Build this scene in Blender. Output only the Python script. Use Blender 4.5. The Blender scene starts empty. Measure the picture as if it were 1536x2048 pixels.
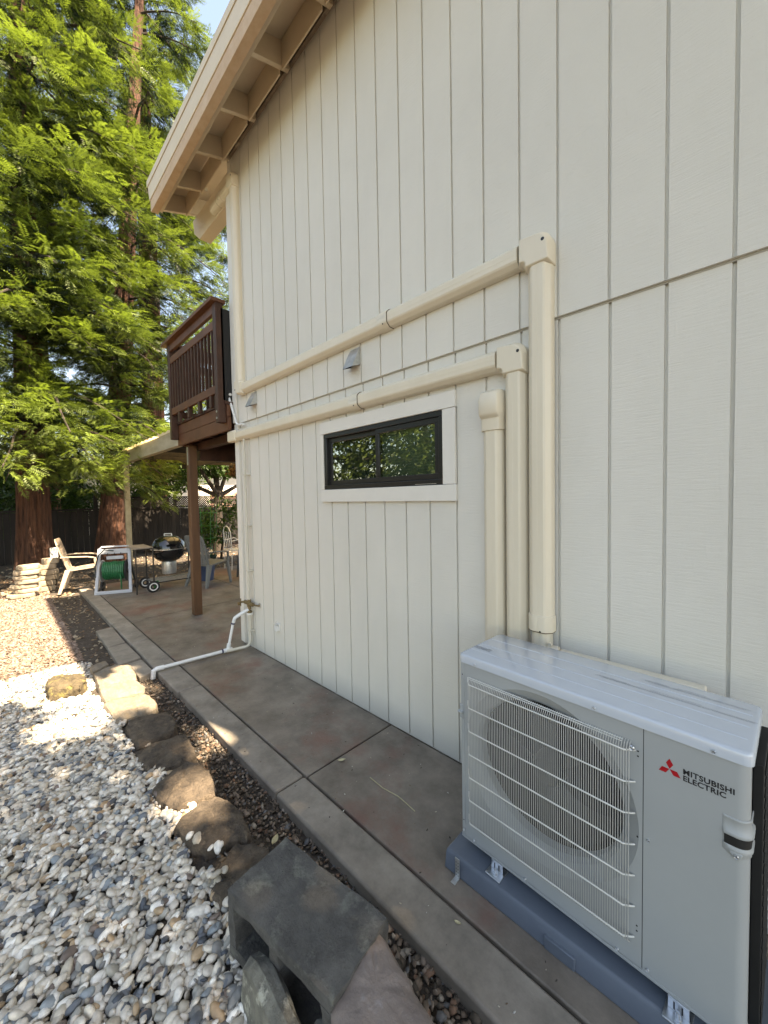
import bpy, math, random
import numpy as np
from mathutils import Matrix, Vector
R=math.radians
rnd=random.Random(7); RN=np.random.RandomState(11)
sc=bpy.context.scene
# ------------------------------------------------------------ camera, world, sun, exposure
cam=bpy.data.cameras.new('camera'); co=bpy.data.objects.new('camera',cam); sc.collection.objects.link(co)
A_,P_,R_=0.788412282,-0.0383668954,-0.0183404709
F=Vector((-math.cos(A_),math.sin(A_),0)); Rt=Vector((math.sin(A_),math.cos(A_),0)); U=Vector((0,0,1))
F2=F*math.cos(P_)+U*math.sin(P_); U2=U*math.cos(P_)-F*math.sin(P_)
R3=Rt*math.cos(R_)+U2*math.sin(R_); U3=U2*math.cos(R_)-Rt*math.sin(R_)
m=Matrix((R3,U3,-F2)).transposed().to_4x4(); m.translation=Vector((0,-1.94058,1.63823)); co.matrix_world=m
cam.sensor_fit='HORIZONTAL'; cam.sensor_width=36; cam.lens=767.37/1536*36; cam.clip_start=.02; cam.clip_end=2000
sc.camera=co
SUN=Vector((3.5,.905,5.43)).normalized()
w=bpy.data.worlds.new('World'); sc.world=w; w.use_nodes=True
nt=w.node_tree; bg=nt.nodes['Background']; sky=nt.nodes.new('ShaderNodeTexSky'); sky.sky_type='NISHITA'; sky.sun_disc=False
sky.sun_elevation=math.asin(SUN.z); sky.sun_rotation=math.atan2(SUN.x,SUN.y); sky.air_density=1.0; sky.dust_density=1.0; sky.ozone_density=1.0
nt.links.new(sky.outputs[0],bg.inputs[0]); bg.inputs[1].default_value=.118
sl=bpy.data.lights.new('sun','SUN'); sl.energy=5.0; sl.angle=R(.55); sl.color=(1,.94,.85)
so=bpy.data.objects.new('sun',sl); sc.collection.objects.link(so); so.rotation_euler=SUN.to_track_quat('Z','Y').to_euler(); so.location=(5,0,15)
sc.view_settings.view_transform='Standard'; sc.view_settings.look='None'; sc.view_settings.gamma=1; sc.view_settings.exposure=2.42
sc.view_settings.use_white_balance=True; sc.view_settings.white_balance_temperature=8900; sc.view_settings.white_balance_tint=12
# ------------------------------------------------------------ helpers
MW={}
def thing(name,label,cat,loc=(0,0,0),rz=0,group=None):
    o=bpy.data.objects.new(name,None); sc.collection.objects.link(o); o.empty_display_size=.1
    o.location=loc; o.rotation_euler=(0,0,rz); o['label']=label; o['category']=cat
    if group:o['group']=group
    MW[o]=Matrix.Translation(Vector(loc))@Matrix.Rotation(rz,4,'Z'); return o
def tag(o,label,cat,group=None,kind=None):
    if label:o['label']=label
    if cat:o['category']=cat
    if group:o['group']=group
    if kind:o['kind']=kind
    return o
class MB:
    def __init__(s): s.v=[];s.f=[];s.T=None
    def add(s,vs,fs):
        n=len(s.v)
        if s.T is not None: vs=[tuple(s.T@Vector(p)) for p in vs]
        s.v+=[tuple(p) for p in vs]; s.f+=[tuple(i+n for i in f) for f in fs]; return s
    def box(s,x0,x1,y0,y1,z0,z1):
        v=[(x,y,z) for z in (z0,z1) for y in (y0,y1) for x in (x0,x1)]
        return s.add(v,[(0,2,3,1),(4,5,7,6),(0,1,5,4),(2,6,7,3),(0,4,6,2),(1,3,7,5)])
    def obox(s,c,ax,ay,az):      # oriented box, half axes as vectors
        c,ax,ay,az=map(Vector,(c,ax,ay,az))
        v=[c+ax*i+ay*j+az*k for k in(-1,1) for j in(-1,1) for i in(-1,1)]
        return s.add(v,[(0,2,3,1),(4,5,7,6),(0,1,5,4),(2,6,7,3),(0,4,6,2),(1,3,7,5)])
    def bar(s,a,b,w,h,up=(0,0,1)):
        a,b,up=Vector(a),Vector(b),Vector(up); d=(b-a); L=d.length; d.normalize()
        sx=d.cross(up).normalized(); sz=sx.cross(d).normalized()
        return s.obox((a+b)/2,d*L/2,sx*w/2,sz*h/2)
    def prism(s,poly,z0,z1):     # poly in xy
        n=len(poly); v=[(x,y,z0) for x,y in poly]+[(x,y,z1) for x,y in poly]
        return s.add(v,[tuple(range(n-1,-1,-1)),tuple(range(n,2*n))]+[(i,(i+1)%n,n+(i+1)%n,n+i) for i in range(n)])
    def extr(s,prof,a,b,mapf=None):   # profile (u,v) placed at a and b by mapf(p,t)
        n=len(prof); v=[mapf(p,a) for p in prof]+[mapf(p,b) for p in prof]
        return s.add(v,[tuple(range(n)),tuple(range(2*n-1,n-1,-1))]+[(i,n+i,n+(i+1)%n,(i+1)%n) for i in range(n)])
    def tube(s,pts,r,n=8,cap=True,sq=1):
        pts=[Vector(p) for p in pts]; rs=r if hasattr(r,'__len__') else [r]*len(pts)
        rings=[]; prev=None
        for i,p in enumerate(pts):
            d=(pts[min(i+1,len(pts)-1)]-pts[max(i-1,0)]).normalized()
            if prev is None: x=d.orthogonal().normalized()
            else: x=(prev-d*prev.dot(d)).normalized()
            prev=x; y=d.cross(x)
            rings.append([p+(x*math.cos(2*math.pi*k/n)+y*math.sin(2*math.pi*k/n)*sq)*rs[i] for k in range(n)])
        v=[q for g in rings for q in g]; f=[(i*n+k,i*n+(k+1)%n,(i+1)*n+(k+1)%n,(i+1)*n+k) for i in range(len(pts)-1) for k in range(n)]
        if cap: f+=[tuple(range(n-1,-1,-1)),tuple((len(pts)-1)*n+k for k in range(n))]
        return s.add(v,f)
    def lathe(s,prof,c=(0,0,0),ax='Z',n=32):   # prof: (r,h)
        c=Vector(c); v=[]
        for r,h in prof:
            for k in range(n):
                a=2*math.pi*k/n; u,t=r*math.cos(a),r*math.sin(a)
                q={'Z':(u,t,h),'Y':(u,h,t),'X':(h,u,t)}[ax]; v.append(c+Vector(q))
        f=[(i*n+k,i*n+(k+1)%n,(i+1)*n+(k+1)%n,(i+1)*n+k) for i in range(len(prof)-1) for k in range(n)]
        return s.add(v,f)
    def cyl(s,c,r,h,ax='Z',n=24): return s.lathe([(0.0001,0),(r,0),(r,h),(0.0001,h)],c,ax,n)
    def build(s,name,mat,parent=None,bevel=0,seg=2,ang=35,world=True,fix=True):
        vs=s.v
        if parent is not None and world:
            inv=MW[parent].inverted(); vs=[tuple(inv@Vector(p)) for p in vs]
        me=bpy.data.meshes.new(name); me.from_pydata(vs,[],s.f); me.materials.append(mat)
        if fix:
            import bmesh
            b=bmesh.new(); b.from_mesh(me); bmesh.ops.recalc_face_normals(b,faces=b.faces); b.to_mesh(me); b.free()
        me.polygons.foreach_set('use_smooth',[True]*len(me.polygons))
        me.set_sharp_from_angle(angle=R(ang))
        o=bpy.data.objects.new(name,me); sc.collection.objects.link(o)
        if parent is not None: o.parent=parent; MW[o]=MW[parent]
        else: MW[o]=Matrix.Identity(4)
        if bevel:
            bm=o.modifiers.new('bevel','BEVEL'); bm.width=bevel; bm.segments=seg; bm.limit_method='ANGLE'; bm.angle_limit=R(40); bm.harden_normals=False
        return o
def bulk(name,mat,V,Fa,parent=None,attrs=None,smooth=False):   # fast numpy mesh; Fa (n,k)
    V=np.asarray(V,dtype=np.float32); Fa=np.asarray(Fa,dtype=np.int32)
    if parent is not None:
        inv=np.array(MW[parent].inverted(),dtype=np.float32); V=V@inv[:3,:3].T+inv[:3,3]
    me=bpy.data.meshes.new(name); me.vertices.add(len(V)); me.vertices.foreach_set('co',V.ravel())
    n,k=Fa.shape; me.loops.add(n*k); me.loops.foreach_set('vertex_index',Fa.ravel()); me.polygons.add(n)
    me.polygons.foreach_set('loop_start',np.arange(0,n*k,k,dtype=np.int32)); me.polygons.foreach_set('loop_total',np.full(n,k,dtype=np.int32))
    if smooth: me.polygons.foreach_set('use_smooth',np.ones(n,dtype=bool))
    me.update(calc_edges=True)
    for an,arr in (attrs or {}).items():
        if arr.ndim==1:
            a=me.attributes.new(an,'FLOAT','POINT'); a.data.foreach_set('value',arr.astype(np.float32))
        else:
            a=me.attributes.new(an,'FLOAT_COLOR','POINT'); a.data.foreach_set('color',np.concatenate([arr,np.ones((len(arr),1))],1).astype(np.float32).ravel())
    me.materials.append(mat); o=bpy.data.objects.new(name,me); sc.collection.objects.link(o)
    if parent is not None: o.parent=parent
    return o
# ------------------------------------------------------------ materials
def lk(nt,a,b): nt.links.new(a,b)
def mat(name,c1,c2=None,scale=6,rough=.6,bump=0,bscale=40,stretch=(1,1,1),bstretch=(1,1,1),metal=0,detail=5,spec=.5,c3=None,s3=1.5,t3=(.5,.62),coat=0,dist=.01):
    m=bpy.data.materials.new(name); m.use_nodes=True; nt=m.node_tree; b=nt.nodes['Principled BSDF']
    b.inputs['Roughness'].default_value=rough; b.inputs['Metallic'].default_value=metal; b.inputs['Specular IOR Level'].default_value=spec
    if coat: b.inputs['Coat Weight'].default_value=coat; b.inputs['Coat Roughness'].default_value=.15
    tc=nt.nodes.new('ShaderNodeTexCoord')
    def noise(sc_,st,det=5,seed=0):
        mp=nt.nodes.new('ShaderNodeMapping'); mp.inputs['Scale'].default_value=st; mp.inputs['Location'].default_value=(seed,seed*.7,seed*1.3); lk(nt,tc.outputs['Object'],mp.inputs[0])
        n=nt.nodes.new('ShaderNodeTexNoise'); n.inputs['Scale'].default_value=sc_; n.inputs['Detail'].default_value=det; n.inputs['Roughness'].default_value=.68; lk(nt,mp.outputs[0],n.inputs[0]); return n
    col=None
    if c2:
        n=noise(scale,stretch,detail); r=nt.nodes.new('ShaderNodeValToRGB'); r.color_ramp.elements[0].position=.32; r.color_ramp.elements[1].position=.68
        r.color_ramp.elements[0].color=(*c1,1); r.color_ramp.elements[1].color=(*c2,1); lk(nt,n.outputs[0],r.inputs[0]); col=r.outputs[0]
    if c3:
        n=noise(s3,stretch,6,3.7); r=nt.nodes.new('ShaderNodeValToRGB'); r.color_ramp.elements[0].position=t3[0]; r.color_ramp.elements[1].position=t3[1]
        lk(nt,n.outputs[0],r.inputs[0]); mx=nt.nodes.new('ShaderNodeMix'); mx.data_type='RGBA'; lk(nt,r.outputs[0],mx.inputs[0]); lk(nt,col,mx.inputs[6]); mx.inputs[7].default_value=(*c3,1); col=mx.outputs[2]
    if col: lk(nt,col,b.inputs['Base Color'])
    else: b.inputs['Base Color'].default_value=(*c1,1)
    if bump:
        n=noise(bscale,bstretch,6,1.1); bp=nt.nodes.new('ShaderNodeBump'); bp.inputs['Strength'].default_value=bump; bp.inputs['Distance'].default_value=dist; lk(nt,n.outputs[0],bp.inputs['Height']); lk(nt,bp.outputs[0],b.inputs['Normal'])
    m['bsdf']=1; return m
def leafmat(name,cA,cB,trans=.45,rough=.5):
    m=bpy.data.materials.new(name); m.use_nodes=True; nt=m.node_tree; b=nt.nodes['Principled BSDF']; out=nt.nodes['Material Output']
    at=nt.nodes.new('ShaderNodeAttribute'); at.attribute_name='tint'
    mx=nt.nodes.new('ShaderNodeMix'); mx.data_type='RGBA'; lk(nt,at.outputs['Fac'],mx.inputs[0]); mx.inputs[6].default_value=(*cA,1); mx.inputs[7].default_value=(*cB,1)
    lk(nt,mx.outputs[2],b.inputs['Base Color']); b.inputs['Roughness'].default_value=rough; b.inputs['Specular IOR Level'].default_value=.35
    t=nt.nodes.new('ShaderNodeBsdfTranslucent'); hs=nt.nodes.new('ShaderNodeHueSaturation'); hs.inputs['Value'].default_value=1.5; hs.inputs['Saturation'].default_value=1.1; lk(nt,mx.outputs[2],hs.inputs['Color']); lk(nt,hs.outputs[0],t.inputs[0])
    ms=nt.nodes.new('ShaderNodeMixShader'); ms.inputs[0].default_value=trans; lk(nt,b.outputs[0],ms.inputs[1]); lk(nt,t.outputs[0],ms.inputs[2]); lk(nt,ms.outputs[0],out.inputs[0]); return m
def attrmat(name,rough=.55,bump=.3,bscale=60,spec=.4):
    m=bpy.data.materials.new(name); m.use_nodes=True; nt=m.node_tree; b=nt.nodes['Principled BSDF']; b.inputs['Roughness'].default_value=rough; b.inputs['Specular IOR Level'].default_value=spec
    at=nt.nodes.new('ShaderNodeAttribute'); at.attribute_name='col'; tc=nt.nodes.new('ShaderNodeTexCoord')
    n=nt.nodes.new('ShaderNodeTexNoise'); n.inputs['Scale'].default_value=bscale; n.inputs['Detail'].default_value=4; lk(nt,tc.outputs['Object'],n.inputs[0])
    mr=nt.nodes.new('ShaderNodeMapRange'); mr.inputs[1].default_value=.25; mr.inputs[2].default_value=.75; mr.inputs[3].default_value=.72; mr.inputs[4].default_value=1.18; lk(nt,n.outputs[0],mr.inputs[0])
    vm=nt.nodes.new('ShaderNodeVectorMath'); vm.operation='SCALE'; lk(nt,at.outputs['Color'],vm.inputs[0]); lk(nt,mr.outputs[0],vm.inputs['Scale']); lk(nt,vm.outputs[0],b.inputs['Base Color'])
    bp=nt.nodes.new('ShaderNodeBump'); bp.inputs['Strength'].default_value=bump; bp.inputs['Distance'].default_value=.002; lk(nt,n.outputs[0],bp.inputs['Height']); lk(nt,bp.outputs[0],b.inputs['Normal']); return m
def siding_mat(name,c):
    m=bpy.data.materials.new(name); m.use_nodes=True; nt=m.node_tree; b=nt.nodes['Principled BSDF']; b.inputs['Roughness'].default_value=.62; b.inputs['Specular IOR Level'].default_value=.35
    tc=nt.nodes.new('ShaderNodeTexCoord')
    def nz(st,s,d,seed):
        mp=nt.nodes.new('ShaderNodeMapping'); mp.inputs['Scale'].default_value=st; mp.inputs['Location'].default_value=(seed,0,seed); lk(nt,tc.outputs['Object'],mp.inputs[0])
        n=nt.nodes.new('ShaderNodeTexNoise'); n.inputs['Scale'].default_value=s; n.inputs['Detail'].default_value=d; n.inputs['Roughness'].default_value=.65; n.inputs['Distortion'].default_value=.2; lk(nt,mp.outputs[0],n.inputs[0]); return n.outputs[0]
    saw=nz((.1,.5,1),110,3,0); grain=nz((1,.4,.1),120,4,5); fine=nz((1,1,1),260,2,9); blot=nz((1,1,.6),1.1,4,2)
    patch=nz((1,1,.8),2.3,2,14)
    def math_(op,a,b_):
        n=nt.nodes.new('ShaderNodeMath'); n.operation=op
        for i,x in enumerate((a,b_)):
            if isinstance(x,(int,float)): n.inputs[i].default_value=x
            else: lk(nt,x,n.inputs[i])
        return n.outputs[0]
    pr=nt.nodes.new('ShaderNodeMapRange'); lk(nt,patch,pr.inputs[0]); pr.inputs[1].default_value=.42; pr.inputs[2].default_value=.58
    h=math_('ADD',math_('MULTIPLY',saw,1.0),math_('MULTIPLY',math_('MULTIPLY',grain,pr.outputs[0]),.7)); h=math_('ADD',h,math_('MULTIPLY',fine,.45))
    bp=nt.nodes.new('ShaderNodeBump'); bp.inputs['Strength'].default_value=.55; bp.inputs['Distance'].default_value=.004; lk(nt,h,bp.inputs['Height']); lk(nt,bp.outputs[0],b.inputs['Normal'])
    r=nt.nodes.new('ShaderNodeValToRGB'); r.color_ramp.elements[0].position=.3; r.color_ramp.elements[1].position=.7
    r.color_ramp.elements[0].color=(*[x*.90 for x in c],1); r.color_ramp.elements[1].color=(*c,1); lk(nt,blot,r.inputs[0]); 
    # splash dirt near the foot
    sx=nt.nodes.new('ShaderNodeSeparateXYZ'); lk(nt,tc.outputs['Object'],sx.inputs[0])
    dz=math_('ADD',sx.outputs[2],math_('MULTIPLY',blot,-.25)); mr=nt.nodes.new('ShaderNodeMapRange'); lk(nt,dz,mr.inputs[0]); mr.inputs[1].default_value=-.12; mr.inputs[2].default_value=.05; mr.inputs[3].default_value=.35; mr.inputs[4].default_value=0
    mx=nt.nodes.new('ShaderNodeMix'); mx.data_type='RGBA'; lk(nt,mr.outputs[0],mx.inputs[0]); lk(nt,r.outputs[0],mx.inputs[6]); mx.inputs[7].default_value=(.33,.32,.28,1); lk(nt,mx.outputs[2],b.inputs['Base Color']); return m
M={}
WALL=(.70,.675,.61)
M['siding']=siding_mat('painted_siding',WALL)
M['trim']=mat('painted_trim',(.68,.65,.59),(.72,.69,.63),5,.55,.35,90,bstretch=(.15,1,1),dist=.002)
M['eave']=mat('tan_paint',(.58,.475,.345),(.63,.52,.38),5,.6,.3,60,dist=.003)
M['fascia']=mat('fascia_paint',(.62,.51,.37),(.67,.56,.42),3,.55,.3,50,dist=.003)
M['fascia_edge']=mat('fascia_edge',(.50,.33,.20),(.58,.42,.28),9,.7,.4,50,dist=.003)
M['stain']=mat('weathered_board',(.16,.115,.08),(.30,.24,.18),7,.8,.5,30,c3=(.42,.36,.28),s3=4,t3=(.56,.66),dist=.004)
M['duct']=mat('duct_plastic',(.67,.60,.475),(.71,.64,.515),6,.38,.05,50,spec=.5,stretch=(1,1,.3))
M['seam']=mat('joint_shadow_line',(.10,.075,.05),None,rough=.8)
M['black']=mat('black_frame',(.012,.012,.013),None,rough=.35)
M['blacksat']=mat('black_enamel',(.006,.006,.007),None,rough=.12,coat=.6)
M['rubber']=mat('black_rubber',(.015,.015,.016),None,rough=.7)
M['screen']=mat('insect_screen',(.02,.022,.02),(.035,.037,.035),300,.7)
M['blind']=mat('blind_slats',(.30,.34,.31),None,rough=.5)
M['galv']=mat('galvanised_metal',(.42,.43,.42),(.62,.63,.62),18,.38,.1,60,metal=.75)
M['zinc']=mat('zinc_bracket',(.5,.53,.55),(.7,.72,.74),30,.28,.05,80,metal=.9)
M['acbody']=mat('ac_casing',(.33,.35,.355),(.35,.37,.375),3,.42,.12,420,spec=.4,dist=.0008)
M['aclid']=mat('ac_lid',(.47,.52,.58),(.49,.54,.60),3,.16,.05,300,spec=.7,dist=.0004,coat=.5)  # lid colour tinted blue to imitate sky reflected on it
M['acwire']=mat('guard_wire',(.62,.62,.58),None,rough=.35); M['acwire2']=mat('guard_thin_wire',(.46,.46,.44),None,rough=.4)
M['acdark']=mat('fan_cavity',(.006,.006,.006),(.01,.01,.01),10,.7)
M['fan']=mat('fan_blade',(.012,.0125,.014),None,rough=.45)
M['coil']=mat('coil_fins',(.04,.045,.05),(.08,.085,.09),60,.4,.5,200,stretch=(1,1,.02),metal=.5)
M['red']=mat('red_print',(.42,.004,.012),None,rough=.4)
M['print']=mat('black_print',(.012,.012,.014),None,rough=.45)
M['greyprint']=mat('grey_print',(.10,.11,.11),(.3,.3,.3),500,.5)
M['base']=mat('plastic_base',(.105,.128,.16),(.12,.145,.178),8,.5,.1,200)
M['pvc']=mat('white_pvc',(.66,.67,.66),(.74,.75,.74),10,.35)
M['pvctan']=mat('painted_pipe',(.55,.52,.44),None,rough=.45)
M['purple']=mat('pipe_primer',(.02,.02,.07),None,rough=.5)
M['brass']=mat('weathered_brass',(.13,.09,.045),(.3,.22,.11),60,.5,.3,90,metal=.6)
M['conc']=mat('stained_concrete',(.105,.086,.068),(.26,.22,.178),3.2,.5,.6,90,c3=(.19,.09,.068),s3=1.5,t3=(.52,.70),dist=.003,detail=9)
M['conc2']=mat('border_concrete',(.16,.138,.112),(.33,.29,.24),4.6,.68,.5,60,c3=(.27,.24,.20),s3=2.6,t3=(.52,.72),dist=.003,detail=9)
M['soil']=mat('brown_soil',(.035,.028,.022),(.10,.08,.062),14,.95,1,60,dist=.02,c3=(.15,.12,.09),s3=50,t3=(.55,.65))
M['block']=mat('old_concrete_block',(.05,.048,.046),(.15,.145,.135),9,.9,1,110,c3=(.19,.195,.17),s3=14,t3=(.56,.7),dist=.012,detail=12)
M['slab']=mat('lichen_stone',(.08,.078,.068),(.24,.23,.19),16,.9,1,60,c3=(.42,.41,.34),s3=16,t3=(.55,.65),dist=.008,detail=8)
M['pink']=mat('pinkish_rock',(.16,.128,.112),(.25,.205,.18),6,.8,.8,30,c3=(.27,.25,.25),s3=9,t3=(.6,.75),dist=.008,detail=8)
M['rock']=mat('brown_sandstone',(.05,.038,.029),(.18,.138,.10),14,.9,1,60,c3=(.24,.18,.12),s3=17,t3=(.56,.72),dist=.03,detail=12)
M['flag']=mat('buff_sandstone',(.17,.14,.105),(.29,.245,.19),7,.85,1,35,c3=(.24,.18,.11),s3=5,t3=(.5,.7),dist=.02,stretch=(1,3,1),detail=10)
M['moss']=mat('mossy_rock',(.045,.034,.02),(.13,.10,.06),12,.95,1,30,c3=(.20,.17,.06),s3=12,t3=(.54,.66),dist=.02)
M['stack']=mat('cream_flagstone',(.26,.21,.15),(.42,.36,.28),6,.85,.8,25,c3=(.3,.24,.17),s3=8,t3=(.55,.7),dist=.01)
M['pebble']=attrmat('pebbles',.42,.35,55)
M['chip']=attrmat('stone_chips',.8,.5,60)
M['deck']=mat('stained_redwood',(.08,.027,.011),(.14,.052,.023),4,.55,.5,30,stretch=(1,1,1),bstretch=(.12,1,1),dist=.004)
M['deckd']=mat('dark_railing_wood',(.036,.013,.007),(.07,.027,.015),6,.55,.4,40,bstretch=(1,1,.1),dist=.003)
M['post']=mat('stained_post',(.075,.034,.016),(.14,.066,.03),6,.55,.5,40,stretch=(1,1,.12),bstretch=(1,1,.1),dist=.004)
M['cover']=mat('weathered_beam',(.26,.23,.16),(.42,.38,.28),5,.7,.5,30,bstretch=(.1,1,1),dist=.004,stretch=(.3,1,1))
M['oldwood']=mat('old_fence_wood',(.007,.0055,.005),(.028,.022,.018),5,.9,.8,30,stretch=(1,1,.12),bstretch=(1,1,.08),dist=.006)
M['lattice']=mat('lattice_wood',(.05,.042,.036),None,rough=.9)
M['bark']=mat('redwood_bark',(.028,.011,.007),(.20,.088,.052),22,.95,1,30,stretch=(1,1,.10),bstretch=(1,1,.08),dist=.12,detail=8)
M['bark2']=mat('grey_bark',(.02,.014,.010),(.06,.045,.034),9,.95,1,20,stretch=(1,1,.2),bstretch=(1,1,.15),dist=.03)
M['redleaf']=leafmat('redwood_foliage',(.0035,.010,.005),(.165,.225,.045),.30)  # dark end of the tint stands for shadow masses in redwood crowns
M['leaf']=leafmat('broad_foliage',(.02,.045,.01),(.06,.11,.02),.35)
M['dryleaf']=leafmat('dry_foliage',(.035,.018,.009),(.10,.058,.026),.4)
M['tanplastic']=mat('tan_resin',(.38,.30,.23),(.42,.34,.265),5,.45)
M['greyplastic']=mat('grey_resin',(.16,.165,.16),None,rough=.5)
M['darkplastic']=mat('charcoal_resin',(.035,.037,.04),None,rough=.5)
M['reel']=mat('grey_plastic',(.42,.45,.5),None,rough=.45)
M['hose']=mat('green_hose',(.006,.11,.045),(.008,.15,.06),30,.4)
M['hosed']=mat('dark_hose',(.02,.03,.03),None,rough=.5)
M['white']=mat('white_plastic',(.7,.7,.68),None,rough=.4)
M['greenwire']=mat('green_wire',(.01,.16,.04),None,rough=.4)
M['blue']=mat('blue_bucket',(.04,.07,.16),None,rough=.5)
M['cloth']=mat('dark_cloth',(.01,.03,.025),None,rough=.9)
M['greywood']=mat('table_wood',(.2,.17,.14),(.3,.26,.21),8,.7,stretch=(.2,1,1))
M['shingle']=mat('roof_shingle',(.08,.07,.06),(.14,.12,.1),20,.9,.8,40)
M['farwall']=mat('far_stucco',(.78,.72,.62),(.82,.76,.66),3,.9)
M['pinkboard']=mat('pink_boards',(.55,.30,.22),(.66,.40,.30),5,.8,stretch=(1,1,.2))
def sheetmat():
    m=bpy.data.materials.new('translucent_sheet'); m.use_nodes=True; nt=m.node_tree; b=nt.nodes['Principled BSDF']; b.inputs['Base Color'].default_value=(.62,.5,.28,1); b.inputs['Roughness'].default_value=.5
    t=nt.nodes.new('ShaderNodeBsdfTranslucent'); t.inputs[0].default_value=(.75,.6,.33,1); ms=nt.nodes.new('ShaderNodeMixShader'); ms.inputs[0].default_value=.6
    lk(nt,b.outputs[0],ms.inputs[1]); lk(nt,t.outputs[0],ms.inputs[2]); lk(nt,ms.outputs[0],nt.nodes['Material Output'].inputs[0]); return m
M['sheet']=sheetmat()
def glassmat():
    m=bpy.data.materials.new('window_glass'); m.use_nodes=True; nt=m.node_tree; nt.nodes.remove(nt.nodes['Principled BSDF'])
    g=nt.nodes.new('ShaderNodeBsdfGlossy'); g.inputs['Roughness'].default_value=.01; g.inputs[0].default_value=(.95,1,.97,1)
    t=nt.nodes.new('ShaderNodeBsdfTransparent'); t.inputs[0].default_value=(.72,.8,.74,1); fr=nt.nodes.new('ShaderNodeFresnel'); fr.inputs[0].default_value=1.5
    ma=nt.nodes.new('ShaderNodeMath'); ma.operation='MULTIPLY_ADD'; ma.inputs[1].default_value=2.2; ma.inputs[2].default_value=.10; ma.use_clamp=True; lk(nt,fr.outputs[0],ma.inputs[0])
    ms=nt.nodes.new('ShaderNodeMixShader'); ge=nt.nodes.new('ShaderNodeNewGeometry'); mm=nt.nodes.new('ShaderNodeMath'); mm.operation='MULTIPLY_ADD'; mm.inputs[1].default_value=-1; mm.inputs[2].default_value=1; lk(nt,ge.outputs['Backfacing'],mm.inputs[0]); m2=nt.nodes.new('ShaderNodeMath'); m2.operation='MULTIPLY'; lk(nt,mm.outputs[0],m2.inputs[0]); lk(nt,ma.outputs[0],m2.inputs[1]); lk(nt,m2.outputs[0],ms.inputs[0]); lk(nt,t.outputs[0],ms.inputs[1]); lk(nt,g.outputs[0],ms.inputs[2]); lk(nt,ms.outputs[0],nt.nodes['Material Output'].inputs[0]); return m
M['glass']=glassmat()
M['flash']=mat('seam_gap',(.40,.385,.34),None,rough=.8)  # strip tone for the flashing and the shadow under the upper siding
# ------------------------------------------------------------ ground
def hg(x):   # height of the gravel bed along the path
    t=min(1,max(0,(x+4.6)/3.2)); return .19*t*t*(3-2*t)
def border(x):   # y of the rock border (gravel ends there)
    return -1.40
def smooth(t): t=max(0,min(1,t)); return t*t*(3-2*t)
def gz(x,y):
    s=smooth((-1.12-y)/.22)      # 1 on gravel side, 0 on mulch strip
    b=smooth((x+10.5)/1.2)       # far yard is flat
    base=-.05*(1-s)+(hg(x)-.02)*s
    if y>-1.0: base=-.06
    return base
xs=np.concatenate([[-400,-150,-60,-30,-18],np.arange(-14,3.01,.14),[6,15,40,150,400]]); ys=np.concatenate([[-400,-150,-50,-20,-9],np.arange(-5,-.69,.08),[0,3,8,20,60,150,400]])
gv=[(x,y,(gz(x,y)+.012*math.sin(7*x+3*y)*math.cos(5*y-2*x) if -10<x<3 and y<-1.3 else gz(x,y)) ) for y in ys for x in xs]
nx=len(xs); g=MB(); g.add(gv,[(j*nx+i,j*nx+i+1,(j+1)*nx+i+1,(j+1)*nx+i) for j in range(len(ys)-1) for i in range(nx-1)])
go=g.build('ground',M['soil'],ang=180); go['kind']='structure'
# path and patio, slabs with open joints (one sheet)
pm=MB(); J=.006
def slab(m_,x0,x1,y0,y1,z=0.0): m_.box(x0+J,x1-J,y0+J,y1-J,-.10,z)
for x0,x1 in ((-4.10,-1.895),(-1.895,.9),(.9,3.6)): slab(pm,x0,x1,-.722,.0 if x0>-4.2 else 6)
for a in ((-6.15,-4.10),(-7.9,-6.15),(-9.4,-7.9)):
    for b_ in ((-.722,1.2),(1.2,3.1),(3.1,6.0)): slab(pm,a[0],a[1],*b_)
po=pm.build('patio_path',M['conc'],bevel=.006); po['kind']='structure'
bm_=MB()
for x0,x1 in ((-9.4,-7.1),(-7.1,-5.2),(-5.2,-3.55),(-3.55,-1.915),(-1.915,.2),(.2,3.6)): slab(bm_,x0,x1,-.925+.01*math.sin(x0*3),-.722,.002)
bo=bm_.build('path_edging',M['conc2'],bevel=.012); bo['kind']='structure'
# ------------------------------------------------------------ pebbles (uncountable)
def ico(sub):
    import bmesh
    b=bmesh.new(); bmesh.ops.create_icosphere(b,subdivisions=sub,radius=1); v=np.array([tuple(q.co) for q in b.verts]); f=np.array([[q.index for q in t.verts] for t in b.faces]); b.free(); return v,f
def rotm(n,tilt):
    a=RN.uniform(0,2*np.pi,n); b=RN.normal(0,tilt,n); c=RN.normal(0,tilt,n)
    ca,sa,cb,sb,cc,sc_=np.cos(a),np.sin(a),np.cos(b),np.sin(b),np.cos(c),np.sin(c)
    Z=np.stack([np.stack([ca,-sa,0*a],-1),np.stack([sa,ca,0*a],-1),np.stack([0*a,0*a,0*a+1],-1)],-2)
    Y=np.stack([np.stack([cb,0*a,sb],-1),np.stack([0*a,0*a+1,0*a],-1),np.stack([-sb,0*a,cb],-1)],-2)
    X=np.stack([np.stack([0*a+1,0*a,0*a],-1),np.stack([0*a,cc,-sc_],-1),np.stack([0*a,sc_,cc],-1)],-2)
    return Z@Y@X
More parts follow.
